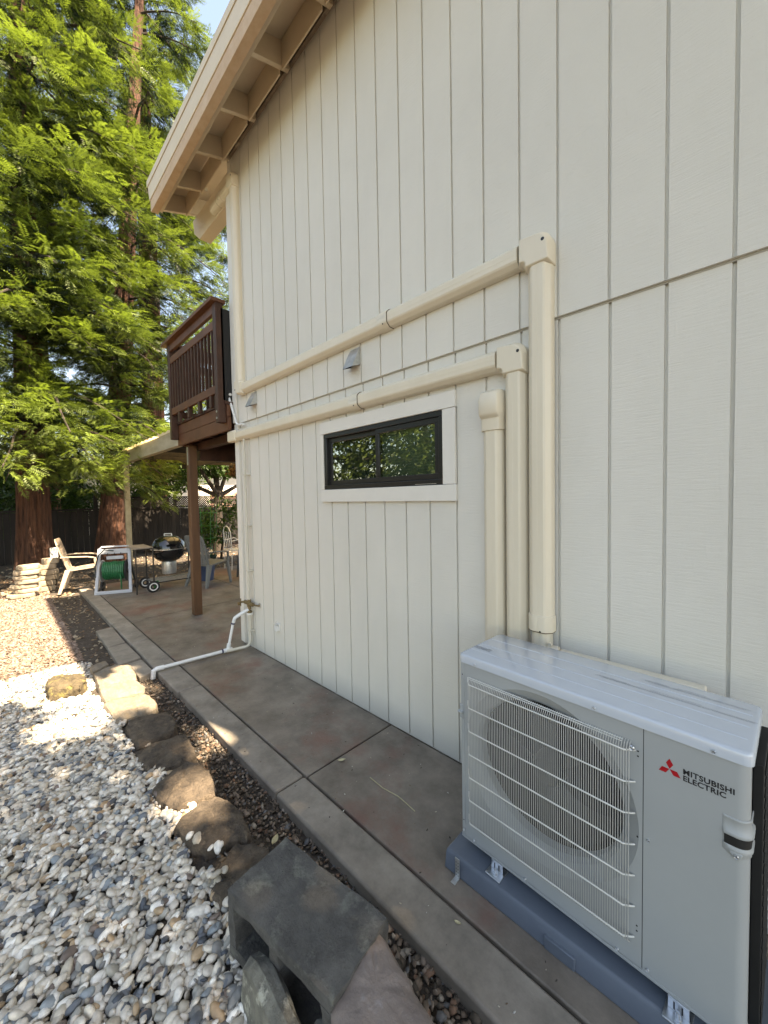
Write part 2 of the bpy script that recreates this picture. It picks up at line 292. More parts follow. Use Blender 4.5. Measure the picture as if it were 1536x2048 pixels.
def scatter(P,S,Rm,tmpls,cols):
    Vs,Fs,Cs=[],[],[]; off=0; idx=RN.randint(0,len(tmpls),len(P))
    for t,(tv,tf) in enumerate(tmpls):
        k=np.where(idx==t)[0]
        if not len(k): continue
        v=tv[None]*S[k][:,None,:]; v=np.einsum('nij,nvj->nvi',Rm[k],v)+P[k][:,None,:]
        f=tf[None]+(np.arange(len(k))*len(tv))[:,None,None]+off; off+=len(k)*len(tv)
        Vs.append(v.reshape(-1,3)); Fs.append(f.reshape(-1,tf.shape[1])); Cs.append(np.repeat(cols[k],len(tv),0))
    return np.concatenate(Vs),np.concatenate(Fs),np.concatenate(Cs)
def pebtmpl(sub,n,amp=.16):
    out=[]; v,f=ico(sub)
    for i in range(n):
        d=np.zeros(len(v))
        for k in range(5):
            w_=RN.normal(0,1.5,3); d+=np.sin(v@w_+RN.uniform(0,6))*amp/(1+.4*k)
        vv=v*(1+d)[:,None]; vv=np.sign(vv)*np.abs(vv)**RN.uniform(.82,1.05); out.append((vv,f))
    return out
pal=np.array([(.60,.55,.48),(.52,.47,.41),(.70,.67,.62),(.44,.39,.32),(.33,.32,.29),(.21,.21,.205),(.13,.145,.165),(.06,.07,.085),(.35,.25,.16),(.17,.13,.11),(.25,.285,.31)])
pw=np.array([.24,.18,.13,.14,.10,.07,.05,.035,.04,.02,.03])
def pebfield(x0,x1,dens,sub,nt_,size,yr=(-3.1,-1.33)):
    n=int((x1-x0)*(yr[1]-yr[0])*dens); x=RN.uniform(x0,x1,n); y=RN.uniform(*yr,n)
    wob=.05*np.sin(x*5)+.03*np.sin(x*13+1)
    keep=y<(-1.37+wob)
    keep&=~((x>-1.25)&(x<-.7)&(y>-1.46)); keep&=~((x>-.9)&(y>-1.42)); keep&=~((x<-9.0)&(y>-2.2))
    x,y=x[keep],y[keep]; n=len(x)
    a=RN.lognormal(0,.26,n)*size; a=np.clip(a,size*.5,size*1.6); S=np.stack([a*RN.uniform(.95,1.5,n),a*RN.uniform(.7,.95,n),a*RN.uniform(.42,.7,n)],-1)
    z=np.array([gz(p,q) for p,q in zip(x,y)])+.002+RN.uniform(0,1,n)**1.5*size*1.5
    c=pal[RN.choice(len(pal),n,p=pw/pw.sum())]*RN.uniform(.98,1.25,(n,1))*np.array([1.01,1.0,.97])
    return scatter(np.stack([x,y,z],-1),S,rotm(n,.38),pebtmpl(sub,nt_),c)
parts=[pebfield(-1.9,.9,5200,2,16,.0132),pebfield(-3.6,-1.9,4600,2,12,.0132),pebfield(-5.0,-3.6,4000,1,12,.014)]
# stray pebbles lying on the earth between the rocks
n=26; sx=RN.uniform(-1.75,-1.28,n); sy=RN.uniform(-1.44,-1.24,n); 
k=(sy+1.44)<RN.uniform(0,.2,n)**1.2*1.0+.02; sx,sy=sx[k],sy[k]; n=len(sx)
a=RN.uniform(.010,.017,n); parts.append(scatter(np.stack([sx,sy,np.array([hg(p) for p in sx])+.035],-1),np.stack([a*1.4,a,a*.6],-1),rotm(n,.3),pebtmpl(2,6),pal[RN.choice([0,1,2,3],n)]))
V_,F_,C_=[],[],[]; off=0
for v,f,c in parts: V_.append(v);F_.append(f+off);C_.append(c);off+=len(v)
peb=bulk('pebbles',M['pebble'],np.concatenate(V_),np.concatenate(F_),attrs={'col':np.concatenate(C_)},smooth=True)
tag(peb,'white and grey river pebbles covering the yard beside the rock border','gravel',kind='stuff')
# mulch / stone chips strip
def chiptmpl(n):
    out=[];v,f=ico(1)
    for i in range(n): out.append((v*RN.uniform(.55,1.25,(len(v),1)),f))
    return out
n=9000; x=RN.uniform(-4.3,1.2,n); y=RN.uniform(-1.36,-.905,n); z=np.array([gz(p,q) for p,q in zip(x,y)])+RN.uniform(0,.018,n)
k=(RN.uniform(0,1,n)<np.where(x<-3.3,.45,1)); x,y,z=x[k],y[k],z[k]; n=len(x)
a=RN.lognormal(0,.35,n)*.0085*np.where(x>-1.2,1.35,1); S=np.stack([a*1.3,a,a*.45],-1)
cp=np.array([(.16,.12,.09),(.24,.19,.15),(.10,.08,.06),(.31,.27,.22),(.2,.12,.08),(.14,.14,.14),(.05,.04,.03)])
v,f,c=scatter(np.stack([x,y,z],-1),S,rotm(n,.5),chiptmpl(10),cp[RN.choice(7,n,p=[.22,.16,.2,.08,.1,.1,.14])])
tag(bulk('stone_chips',M['chip'],v,f,attrs={'col':c}),'brown bark and stone chips in the narrow bed beside the path','mulch',kind='stuff')
# sunlit fine bark covering the far yard
n=42000; x=RN.uniform(-9.6,-4.75,n); y=RN.uniform(-3.4,-1.36,n); k=RN.uniform(-5.3,-4.7,n)>x; x,y=x[k],y[k]; n=len(x)
a=RN.lognormal(0,.4,n)*.0095; z=np.array([gz(p,q) for p,q in zip(x,y)])+RN.uniform(.002,.016,n)
v,f,c=scatter(np.stack([x,y,z],-1),np.stack([a*1.7,a*.9,a*.4],-1),rotm(n,.35),chiptmpl(10),np.array([(.27,.19,.15),(.22,.155,.12),(.33,.25,.205),(.16,.11,.08),(.29,.22,.18)])[RN.randint(0,5,n)])
tag(bulk('bark_chips',M['chip'],v,f,attrs={'col':c}),'tan bark chips covering the sunlit far yard before the redwoods','bark chips',kind='stuff')
# specks of debris on the paving
n=420; x=RN.uniform(-8.5,.4,n); y=RN.uniform(-.92,-.02,n); a=RN.uniform(.0012,.0045,n)
v,f,c=scatter(np.stack([x,y,.003+0*x],-1),np.stack([a*2.0,a*.8,a*.3],-1),rotm(n,.1),chiptmpl(6),np.array([(.5,.45,.36),(.2,.14,.09),(.06,.05,.04),(.62,.6,.55)])[RN.randint(0,4,n)])
tag(bulk('path_debris',M['chip'],v,f,attrs={'col':c}),'fine dry specks and needles scattered over the concrete path','debris',kind='stuff')
# leaf litter / debris on the far soil
n=2600; x=RN.uniform(-12.5,-4.2,n); y=RN.uniform(-2.6,-.95,n); k=~((x>-9)&(y<-1.38)); x,y=x[k],y[k]; n=len(x)
x=np.concatenate([x,RN.uniform(-14,-9.4,1500)]); y=np.concatenate([y,RN.uniform(-2.5,5,1500)]); n=len(x)
a=RN.uniform(.006,.022,n)*np.where(x<-9,1.8,1); z=np.array([gz(p,q) for p,q in zip(x,y)])+.006
v,f,c=scatter(np.stack([x,y,z],-1),np.stack([a*1.5,a,a*.3],-1),rotm(n,.4),chiptmpl(8),np.array([(.3,.22,.14),(.4,.33,.24),(.1,.07,.05),(.2,.13,.08)])[RN.randint(0,4,n)])
tag(bulk('leaf_litter',M['chip'],v,f,attrs={'col':c}),'dry brown litter scattered over the bare soil by the patio','leaf litter',kind='stuff')
# ------------------------------------------------------------ rocks from their outlines
def rock(name,label,cat,poly,top,bot,mt,grp=None,dome=.02,rough=.012,seed=0,tilt=0,res=4,ang=28):
    rs=random.Random(seed); n=len(poly); cx=sum(p[0] for p in poly)/n; cy=sum(p[1] for p in poly)/n
    pts=[]                     # subdivide and round outline
    for i in range(n):
        a,b=Vector(poly[i]),Vector(poly[(i+1)%n])
        for k in range(res): pts.append(a.lerp(b,k/res))
    for _ in range(1): pts=[(pts[i-1]+pts[i]*8+pts[(i+1)%len(pts)])/10 for i in range(len(pts))]
    N=len(pts); C0=Vector((cx,cy)); pts=[C0+(p-C0)*.955+Vector((rs.uniform(-1,1),rs.uniform(-1,1)))*rough*.35 for p in pts]
    rings=[(.0,dome),(.3,dome*.95),(.6,dome*.8),(.84,dome*.55),(.95,dome*.25),(.995,-.012),(1.01,-.05)]
    H=top-bot; vs=[(cx,cy,top+dome*.9)]; 
    for s_,dz in rings[1:]+[(1.02,-max(.06,H*.6)),(.95,-max(.07,H))]:
        for p in pts:
            x,y=cx+(p.x-cx)*s_,cy+(p.y-cy)*s_
            nz=math.sin(23*x+seed)*math.cos(19*y-seed*2)+.6*math.sin(57*x+41*y+seed*3)+.5*math.sin(110*x-90*y+seed)
            vs.append((x+rough*.5*rs.uniform(-1,1)*(s_>.8),y+rough*.5*rs.uniform(-1,1)*(s_>.8),top+dz+rough*.42*nz+rough*.25*rs.uniform(-1,1)+tilt*(x-cx)))
    K=8; f=[(0,1+i,1+(i+1)%N) for i in range(N)]+[(1+j*N+i,1+(j+1)*N+i,1+(j+1)*N+(i+1)%N,1+j*N+(i+1)%N) for j in range(K-1) for i in range(N)]
    f.append(tuple(1+(K-1)*N+i for i in range(N)))
    o=MB().add(vs,f).build(name,mt,ang=ang); tag(o,label,cat,grp); return o
G='stones bordering the gravel bed'
RK=[("small pale flat stone at the far end of the gravel border, beside the bare soil",[(-4.662,-1.373),(-4.719,-1.231),(-4.56,-1.23),(-4.432,-1.382)],.04,'flag'),
("sunlit buff flagstone, second from the far end of the gravel border",[(-4.404,-1.385),(-4.522,-1.173),(-4.346,-1.089),(-4.044,-1.1),(-3.972,-1.122),(-4.034,-1.408)],.05,'flag'),
("sunlit buff flagstone just before the half-shaded one in the gravel border",[(-3.998,-1.413),(-3.966,-1.136),(-3.746,-1.109),(-3.613,-1.141),(-3.695,-1.414)],.06,'flag'),
("half-shaded buff flagstone where the border passes from sun to shade",[(-3.658,-1.43),(-3.541,-1.145),(-3.355,-1.114),(-3.235,-1.152),(-3.212,-1.341),(-3.2,-1.414),(-3.364,-1.425)],.08,'flag'),
("flat dark brown border rock right after the half-shaded flagstone",[(-3.064,-1.404),(-3.131,-1.316),(-3.037,-1.126),(-2.809,-1.139),(-2.744,-1.169),(-2.721,-1.405)],.12,'rock'),
("dark brown border rock between the flat dark one and the sun-spotted one",[(-2.605,-1.429),(-2.675,-1.324),(-2.612,-1.148),(-2.421,-1.152),(-2.306,-1.188),(-2.363,-1.418),(-2.428,-1.435)],.15,'rock'),
("rounded brown border rock with a bright sun spot on top",[(-2.212,-1.446),(-2.271,-1.343),(-2.283,-1.244),(-2.205,-1.19),(-2.109,-1.19),(-1.917,-1.222),(-1.935,-1.396),(-1.982,-1.44),(-2.057,-1.456)],.18,'rock'),
("large dark angular border rock, second from the hollow concrete block",[(-1.833,-1.46),(-1.905,-1.306),(-1.815,-1.213),(-1.67,-1.205),(-1.524,-1.236),(-1.551,-1.305),(-1.593,-1.398),(-1.686,-1.445)],.21,'rock'),
("dark half-buried border rock with stray pebbles, touching the hollow concrete block",[(-1.564,-1.295),(-1.49,-1.218),(-1.38,-1.205),(-1.25,-1.25),(-1.24,-1.44),(-1.419,-1.46),(-1.51,-1.392)],.19,'rock')]
for i,(lb,pl,tp,mt) in enumerate(RK):
    o=rock('border_rock' if mt=='rock' else 'flagstone',lb,'rock' if mt=='rock' else 'flagstone',pl,tp,-.08,M[mt],G,dome=.012 if mt=='flag' else .022,rough=.012 if mt=='flag' else .016,seed=i*3+1)
rock('mossy_rock','small mossy brown rock lying alone in the sunlit gravel','rock',[(-4.391,-1.718),(-4.541,-1.665),(-4.374,-1.444),(-4.23,-1.444),(-4.07,-1.483),(-4.101,-1.569),(-4.175,-1.713)],.09,-.05,M['moss'],dome=.02,rough=.02,seed=40)
rock('pink_rock','smooth pinkish grey pointed rock leaning against the hollow concrete block','rock',[(-.83,-1.224),(-.79,-1.205),(-.651,-1.215),(-.53,-1.239),(-.45,-1.33),(-.58,-1.47),(-.735,-1.43),(-.80,-1.369),(-.81,-1.302)],.36,.0,M['pink'],dome=.03,rough=.010,seed=51,tilt=-.12,ang=70)
rock('pale_rock','small pale rock wedged between the hollow block and the pinkish rock','rock',[(-.80,-1.42),(-.76,-1.385),(-.70,-1.43),(-.66,-1.50),(-.78,-1.50)],.31,.1,M['slab'],dome=.01,rough=.01,seed=58)
# slab standing on edge in front of the block
sb=MB(); N=10
for j in range(N+1):
    t=j/N; x=-1.05+t*.50; y=-1.462-.03*t; w_=.024+.008*math.sin(3*t+1); z=.325+.008*math.sin(t*9)-.03*(abs(t-.5)*2)**6
    jr=lambda: rnd.uniform(-.004,.004)
    sb.v+=[(x+jr(),y-w_+jr(),z-.01+jr()),(x+jr(),y-w_*.3+jr(),z+.008+jr()),(x+jr(),y+w_*.6+jr(),z+jr()),(x+jr(),y+w_+jr(),z-.02),(x,y+w_+.01,.0),(x,y-w_-.03,.0)]
for j in range(N):
    for k in range(6): sb.f.append((j*6+k,j*6+(k+1)%6,(j+1)*6+(k+1)%6,(j+1)*6+k))
sb.f+=[tuple(range(6)),tuple(N*6+k for k in (5,4,3,2,1,0))]
tag(sb.build('stone_slab',M['slab'],ang=25),'thin lichen-speckled stone slab on edge against the hollow side of the block','stone slab')
# hollow concrete block lying with its holes to the gravel side
tb=thing('concrete_block','dark weathered hollow concrete block lying on its side at the near end of the border','concrete block',(-.98,-1.33,.2),math.atan2(.065,.45))
b=MB(); L,D_,H=.458,.232,.205; x0,x1=-L/2,L/2; z0,z1=.0,H
# long axis local x, holes run along y; shells top/bottom + three webs
b.box(x0,x1,-D_/2,D_/2,z1-.036,z1); b.box(x0,x1,-D_/2,D_/2,z0,z0+.034)
for xa,xb in ((x0,x0+.036),(-.019,.019),(x1-.036,x1)): b.box(xa,xb,-D_/2,D_/2,z0+.034,z1-.036)
bo=b.build('block_body',M['block'],tb,bevel=.007,seg=2,world=False)
import bmesh as _b
_m=_b.new(); _m.from_mesh(bo.data); _b.ops.remove_doubles(_m,verts=_m.verts,dist=.0005)
_b.ops.subdivide_edges(_m,edges=_m.edges,cuts=7,use_grid_fill=True)
from mathutils import noise as _n
for v in _m.verts: q=v.co.copy(); v.co+=Vector((_n.noise(q*22),_n.noise(q*22+Vector((5,0,0))),_n.noise(q*22+Vector((0,9,0)))))*.0055+Vector((_n.noise(q*70),_n.noise(q*70+Vector((5,0,0))),_n.noise(q*70+Vector((0,9,0)))))*.0025
_m.to_mesh(bo.data); bo.data.set_sharp_from_angle(angle=R(60)); _m.free()
# pavers
for lb,pl in (("dark square paver, farthest of the three beside the patio edging",[(-6.051,-1.122),(-6.084,-.94),(-5.303,-.95),(-5.271,-1.127)]),
 ("dark square paver, middle one of the three beside the patio edging",[(-5.24,-1.132),(-5.263,-.949),(-4.65,-.94),(-4.607,-1.146)]),
 ("dark square paver nearest the end of the white pipe",[(-4.56,-1.075),(-4.58,-.945),(-4.161,-.941),(-4.122,-1.071)])):
    tag(MB().prism(pl,-.07,.0).build('paver',M['conc2'],bevel=.008),lb,'paver','pavers beside the patio edging')
# ------------------------------------------------------------ house
H_=thing('house','two-storey house side wall of pale grooved siding under tan roof eaves','house',(-1.8,.2,0))
gl=[-3.952+.2032*i for i in range(-1,26)]; gl[17]=-.716
XL=-4.245; XR=3.2
def siding(m_,x0,x1,z0,z1,y0,th=.016):
    pr=[(x0,y0)]
    for g_ in gl:
        if x0+.008<g_<x1-.008: pr+=[(g_-.0066,y0),(g_-.0056,y0+.013),(g_+.0056,y0+.013),(g_+.0066,y0)]
    pr.append((x1,y0)); n=len(pr)
    m_.add([(x,y,z0) for x,y in pr]+[(x,y,z1) for x,y in pr],[(i,i+1,n+i+1,n+i) for i in range(n-1)])
    m_.add([(x0,y0,z0),(x1,y0,z0),(x1,y0+th,z0),(x0,y0+th,z0)],[(0,1,2,3)])
WX0,WX1,WZ0,WZ1=-2.612,-1.39,1.70,2.17
lo=MB(); siding(lo,XL,WX0,.0,2.50,0); siding(lo,WX1,XR,.0,2.50,0); siding(lo,WX0,WX1,.0,WZ0,0); siding(lo,WX0,WX1,WZ1,2.50,0)
lo.build('lower_siding',M['siding'],H_,ang=20)
up=MB(); siding(up,XL,.6,2.488,5.52,-.016,.03); siding(up,.6,XR,2.488,4.98,-.016,.03); up.build('upper_siding',M['siding'],H_,ang=20)  # lower wall at the near end is unseen, shaped to let sun pass
MB().box(XL,XR,-.002,0.004,2.479,2.489).build('seam_flashing',M['flash'],H_)
MB().box(XL,XR,.02,.05,-.10,.004).build('wall_plate',M['stain'],H_)
en=MB(); en.box(XL,XL+.02,-.004,7,0,2.50); en.box(XL,XL+.02,-.018,7,2.5,5.25); en.build('end_wall',M['siding'],H_)
bd=MB(); bd.box(XL+.03,.58,.4,6.9,.02,5.3); bd.box(.59,XR-.02,.4,6.9,.02,4.9); bd.box(XR-.02,XR,0.03,6.9,0,4.95); bd.box(.58,XR,.0,.4,4.9,4.96); bd.build('inner_wall',M['siding'],H_)
ct=MB(); ct.box(XL-.02,XL+.075,-.021,.0,.02,2.487); ct.box(XL-.02,XL+.075,-.036,-.017,2.50,5.1); ct.box(XL-.022,XL-.001,-.003,.09,.02,5.1); ct.build('corner_trim',M['trim'],H_,bevel=.003)
# window
win=MB().box(-2.645,-1.302,-.024,-.001,2.165,2.262); win.box(-2.645,-1.302,-.024,-.001,1.608,1.708)
win.box(-2.645,-2.607,-.022,-.001,1.710,2.163); win.box(-1.398,-1.306,-.022,-.001,1.710,2.163)
wt=win.build('window_trim',M['trim'],H_,bevel=.003)
wf=MB(); e=.034
wf.box(-2.605,-1.399,-.016,.06,2.163-e,2.1625); wf.box(-2.605,-1.399,-.016,.06,1.7105,1.7105+e); wf.box(-2.605,-2.605+e,-.014,.06,1.745,2.129); wf.box(-1.399-e,-1.399,-.014,.06,1.745,2.129)
wo=wf.build('window',M['black'],H_,bevel=.003)
s1=MB()
for (a,b_,y_) in ((-2.571,-1.97,.012),(-2.0,-1.433,-.006)):
    s1.box(a,b_,y_,y_+.024,2.093,2.128); s1.box(a,b_,y_,y_+.024,1.746,1.782); s1.box(a,a+.034,y_+.001,y_+.023,1.782,2.093); s1.box(b_-.034,b_,y_+.001,y_+.023,1.782,2.093)
s1.build('sash',M['black'],wo,bevel=.002)
MB().box(-2.537,-2.004,.022,.026,1.782,2.093).build('pane',M['glass'],wo); MB().box(-1.966,-1.467,.004,.008,1.782,2.093).build('pane',M['glass'],wo)
MB().box(-2.537,-2.004,.05,.052,1.76,2.12).build('insect_screen',M['screen'],wo)
bl=MB()
for k in range(17): z=1.775+k*.0205; bl.obox((-1.716,.045,z),(.262,0,0),(0,.007,-.0075),(0,.0006,.0006))
for xx in (-1.9,-1.55): bl.tube([(xx,.045,1.76),(xx,.045,2.12)],.0012,5)
bl.build('blind',M['blind'],wo)
MB().box(-1.62,-1.45,-.0185,-.0165,1.716,1.719).build('weep_strip',M['galv'],wo)
# eave
XE0,XE1=-5.32,-.95  # eave cut short out of view so sun reaches the border stones
MB().add([],[])
def zr(y): return 5.50+.33*y
ey=-.48
lb=MB(); 
for k,xk in enumerate(np.arange(-4.736,-.9,.6)):
    y0,y1=-.40,.0
    b=MB(); prof=[(-.375,5.168),(-.046,5.168+.329*.33),(-.046,zr(-.046)-.002),(-.375,zr(-.375)-.002)]
    b.extr(prof,xk-.02,xk+.02,lambda p,t:(t,p[0],p[1])); b.build('lookout',M['eave'],H_,bevel=.003)
for xk in (-5.24,):
    b=MB(); b.extr([(-.375,5.168),(.9,5.168+1.275*.33),(.9,zr(.9)-.002),(-.375,zr(-.375)-.002)],xk-.02,xk+.02,lambda p,t:(t,p[0],p[1])); b.build('end_rafter',M['eave'],H_,bevel=.003)
xb=[-5.22]+[x+.02 for x in np.arange(-4.736,-.9,.6)]
for i in range(len(xb)):
    x0=xb[i]; x1=(xb[i+1]-.04 if i+1<len(xb) else XE1)
    if i==0: x0=-5.22
    b=MB(); b.box(x0+.001,x1-.001,-.125,-.112,5.215,zr(-.125)-.004); b.build('blocking',M['eave'],H_,bevel=.002)
b=MB(); b.extr([(-.44,5.185),(-.44,zr(-.44)-.003),(-.377,zr(-.377)-.003),(-.377,5.16)],XE0+.03,XE1,lambda p,t:(t,p[0],p[1])); b.build('inner_fascia',M['stain'] if 0 else M['eave'],H_,bevel=.003)
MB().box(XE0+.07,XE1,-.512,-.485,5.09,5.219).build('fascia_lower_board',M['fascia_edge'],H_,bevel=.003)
fa=MB(); fa.box(XE0,XE1,-.52,-.485,5.22,5.47); fo=fa.build('fascia',M['fascia'],H_,bevel=.004)
for v in fo.data.vertices:      # raked end cut
    if v.co.x+MW[H_].translation.x<XE0+.01 and v.co.z<5.3: v.co.x+=.06
MB().box(XE0+.0,XE1,-.528,-.521,5.40,5.475).build('fascia_cap',M['fascia'],H_,bevel=.002)
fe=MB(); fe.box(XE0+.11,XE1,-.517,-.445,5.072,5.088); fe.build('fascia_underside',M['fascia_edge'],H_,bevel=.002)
sd=MB(); sd.extr([(-.485,zr(-.485)),(.6,zr(.6)),(.6,zr(.6)+.02),(-.485,zr(-.485)+.02)],XE0+.02,XE1,lambda p,t:(t,p[0],p[1])); sd.build('soffit',M['eave'],H_)
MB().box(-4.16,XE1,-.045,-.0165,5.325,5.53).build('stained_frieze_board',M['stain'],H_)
rf=MB(); rf.extr([(-.50,zr(-.5)+.021),(4.2,zr(4.2)+.021),(4.2,zr(4.2)+.06),(-.50,zr(-.5)+.06)],XE0,XE1,lambda p,t:(t,p[0],p[1]))
rf.extr([(-.03,5.53),(4.2,zr(4.2)+.021),(4.2,zr(4.2)+.06),(-.03,5.56)],XE1,.62,lambda p,t:(t,p[0],p[1]))
rf.extr([(-.02,4.99),(4.2,6.3),(4.2,6.35),(-.02,5.03)],.62,XR+.1,lambda p,t:(t,p[0],p[1])); rf.build('roof',M['shingle'],H_)
be=MB(); be.extr([(-5.33,5.265),(-5.30,5.09),(-5.13,4.945),(XL-.001,4.945),(XL-.001,5.265)],-.004,.135,lambda p,t:(p[0],t,p[1])); be.build('beam',M['fascia'],H_,bevel=.004)
gb=MB(); gb.extr([(XE0+.1,.6),(XL,.6),(XL,5.5),(XE0+.1,5.5)],5.62,5.66,lambda p,t:(p[0],p[1],t)); gb.build('overhang_ceiling',M['stain'],H_)
# ------------------------------------------------------------ line-set covers
def prof(w,d):  # half profile across width (u), depth (v, outwards)
    a=w/2; return [(-a,0),(-a,d*.45),(-a*.93,d*.62),(-a*.62,d*.93),(-a*.45,d),(-a*.08,d),(-a*.05,d*.985),(-a*.02,d),(a*.45,d),(a*.62,d*.93),(a*.93,d*.62),(a,d*.45),(a,0)]
YW=-.0165
def chan(mb,p0,p1,w=.114,d=.066,yb=YW,sides=1):
    p0,p1=Vector(p0),Vector(p1)   # (x,z)
    dr=(p1-p0).normalized(); nr=Vector((-dr.y,dr.x)); pf=prof(w,d)
    vs=[(p.x+nr.x*u,yb-v,p.y+nr.y*u) for p in (p0,p1) for u,v in pf]; n=len(pf)
    mb.add(vs,[(i,i+1,n+i+1,n+i) for i in range(n-1)]+[tuple(range(n)),tuple(range(2*n-1,n-1,-1))])
def coupler(parent,p0,p1,w=.124,d=.072,yb=YW):
    b=MB(); chan(b,p0,p1,w,d,yb); o=b.build('coupler',M['duct'],parent,bevel=.003)
    dv=(Vector(p1)-Vector(p0)).normalized(); sm=MB(); chan(sm,Vector(p1)-dv*.0005,Vector(p1)+dv*.0035,w-.003,d-.0015,yb); sm.build('coupler_seam',M['seam'],o,ang=15)
    s_=MB(); c=(Vector(p0)+Vector(p1))/2; s_.cyl((c.x+.012,yb-d-.0005,c.y-w*.30),.005,.0015,'Y',10); s_.build('screw',M['black'],o); return o
def elbow(parent,c,sx,sz,w=.128,d=.076,yb=YW,name='elbow',r=.075):
    # solid rounded corner: arms towards sx (horizontal) and sz (vertical)
    h=w/2; L=.10; cx,cz=c; out=[]
    ox,oz=cx-sx*h,cz-sz*h        # outer corner
    k=10
    pl=[(cx+sx*L,cz-sz*h)]
    for i in range(k+1):
        a=math.pi/2*i/k; pl.append((ox+sx*r*(1-math.sin(a)),oz+sz*r*(1-math.cos(a))))
    pl+=[(cx-sx*h,cz+sz*L),(cx+sx*h,cz+sz*L)]
    for i in range(5):
        a=math.pi/2*i/4; rr=.028; pl.append((cx+sx*(h+rr-rr*math.cos(a)),cz+sz*(h+rr-rr*math.sin(a))))
    pl.append((cx+sx*L,cz+sz*h))
    b=MB(); n=len(pl); ins=.018; mx=sum(p[0] for p in pl)/n; mz=sum(p[1] for p in pl)/n
    lay=[(1,0),(1,d*.5)]
    vs=[(x,yb,z) for x,z in pl]+[(x,yb-d*.62,z) for x,z in pl]
    q=[]
    for x,z in pl:
        v=Vector((cx-x,cz-z)); l=v.length; q.append((x+v.x/l*min(ins,l*.5),yb-d,z+v.y/l*min(ins,l*.5)))
    vs+=q; b.add(vs,[(i,(i+1)%n,n+(i+1)%n,n+i) for i in range(n)]+[(n+i,n+(i+1)%n,2*n+(i+1)%n,2*n+i) for i in range(n)]+[tuple(2*n+i for i in range(n)),tuple(range(n-1,-1,-1))])
    o=b.build(name,M['duct'],parent,bevel=.004,ang=28)
    s_=MB(); s_.lathe([(.0001,-.001),(.0075,-.001),(.0085,.0006),(.0085,.002)],(cx-sx*.03,yb-d-.0005,cz-sz*.008),'Y',12); so_=s_.build('screw',M['black'],o); return o
A=thing('line_set_cover','long upper beige pipe cover running above the vents and up the corner to the beam','pipe cover',(-.788,-.03,.85),0,'beige pipe covers on the wall')
cA=2.828
for p0,p1 in (((-3.93,cA),(-1.86,cA)),((-1.80,cA),(-.89,cA)),((-.788,cA-.09),(-.788,1.02)),((-4.035,cA+.09),(-4.035,4.93))):
    b=MB(); chan(b,p0,p1,.114 if p0[0]>-4 else .116); b.build('channel',M['duct'],A,ang=15)
coupler(A,(-1.88,cA),(-1.79,cA)); elbow(A,(-.788,cA),-1,-1); elbow(A,(-4.035,cA),1,1); elbow(A,(-4.035,5.02),-1,-1)
b=MB(); chan(b,(-4.14,5.02),(-4.62,5.02),.11,.066,-.004); b.build('channel',M['duct'],A,ang=15); coupler(A,(-4.33,5.02),(-4.43,5.02),.126,.074,-.004)
coupler(A,(-.788,1.04),(-.788,.96)); b=MB(); chan(b,(-.788,.965),(-.788,.80),.095,.06); b.build('reducer',M['duct'],A,bevel=.004)
B=thing('line_set_cover','middle beige pipe cover, running just above the window and round the wall corner','pipe cover',(-.92,-.03,.3),0,'beige pipe covers on the wall')
cB=2.352
for p0,p1 in (((-4.16,cB),(-2.20,cB)),((-2.14,cB),(-1.02,cB)),((-.92,cB-.09),(-.92,.2))):
    b=MB(); chan(b,p0,p1,.114,.068,-.0005); b.build('channel',M['duct'],B,ang=15)
coupler(B,(-2.21,cB),(-2.115,cB),.126,.074,-.0005); elbow(B,(-.92,cB),-1,-1,yb=-.0005)
b=MB(); b.box(XL-.105,-4.155,-.076,-.0005,cB-.062,cB+.062); b.box(XL-.105,XL-.023,0,.5,cB-.062,cB+.062); b.build('corner_elbow',M['duct'],B,bevel=.02,seg=4)
Cc=thing('line_set_cover','short beige pipe cover with a bulged cap ending beside the window','pipe cover',(-1.05,-.03,.3),0,'beige pipe covers on the wall')
b=MB(); chan(b,(-1.05,.2),(-1.05,2.03),.116,.066,-.0005); b.build('channel',M['duct'],Cc,ang=15)
b=MB(); 
rows=[(1.985,.064,.072),(2.05,.065,.074),(2.062,.066,.092),(2.075,.067,.10),(2.15,.067,.10),(2.185,.062,.088),(2.2,.052,.06)]
for i,(z,hw,d) in enumerate(rows):
    pf=[(-hw,0),(-hw,d*.6),(-hw*.8,d*.93),(-hw*.5,d),(hw*.5,d),(hw*.8,d*.93),(hw,d*.6),(hw,0)]; b.v+=[(-1.05+u,-.0005-v,z) for u,v in pf]
n=8
for i in range(len(rows)-1): b.f+=[(i*n+k,i*n+k+1,(i+1)*n+k+1,(i+1)*n+k) for k in range(n-1)]
b.f+=[tuple(range(n)),tuple((len(rows)-1)*n+k for k in range(n))]; b.build('wall_cap',M['duct'],Cc,bevel=.003,ang=40)
# drain tube behind the unit
Dn=thing('drain_pipe_cover','slim horizontal beige tube on the wall behind the outdoor unit','pipe',(-.45,-.03,.86))
MB().tube([(-.76,-.05,.875),(-.70,-.05,.876),(-.70,-.05,.876)],.022,14).build('collar',M['duct'],Dn); MB().box(-.70,-.15,-.068,-.018,.842,.882).build('tube',M['duct'],Dn,bevel=.008,seg=3)
MB().cyl((-.735,-.074,.905),.008,.012,'Y').build('knob',M['duct'],Dn)
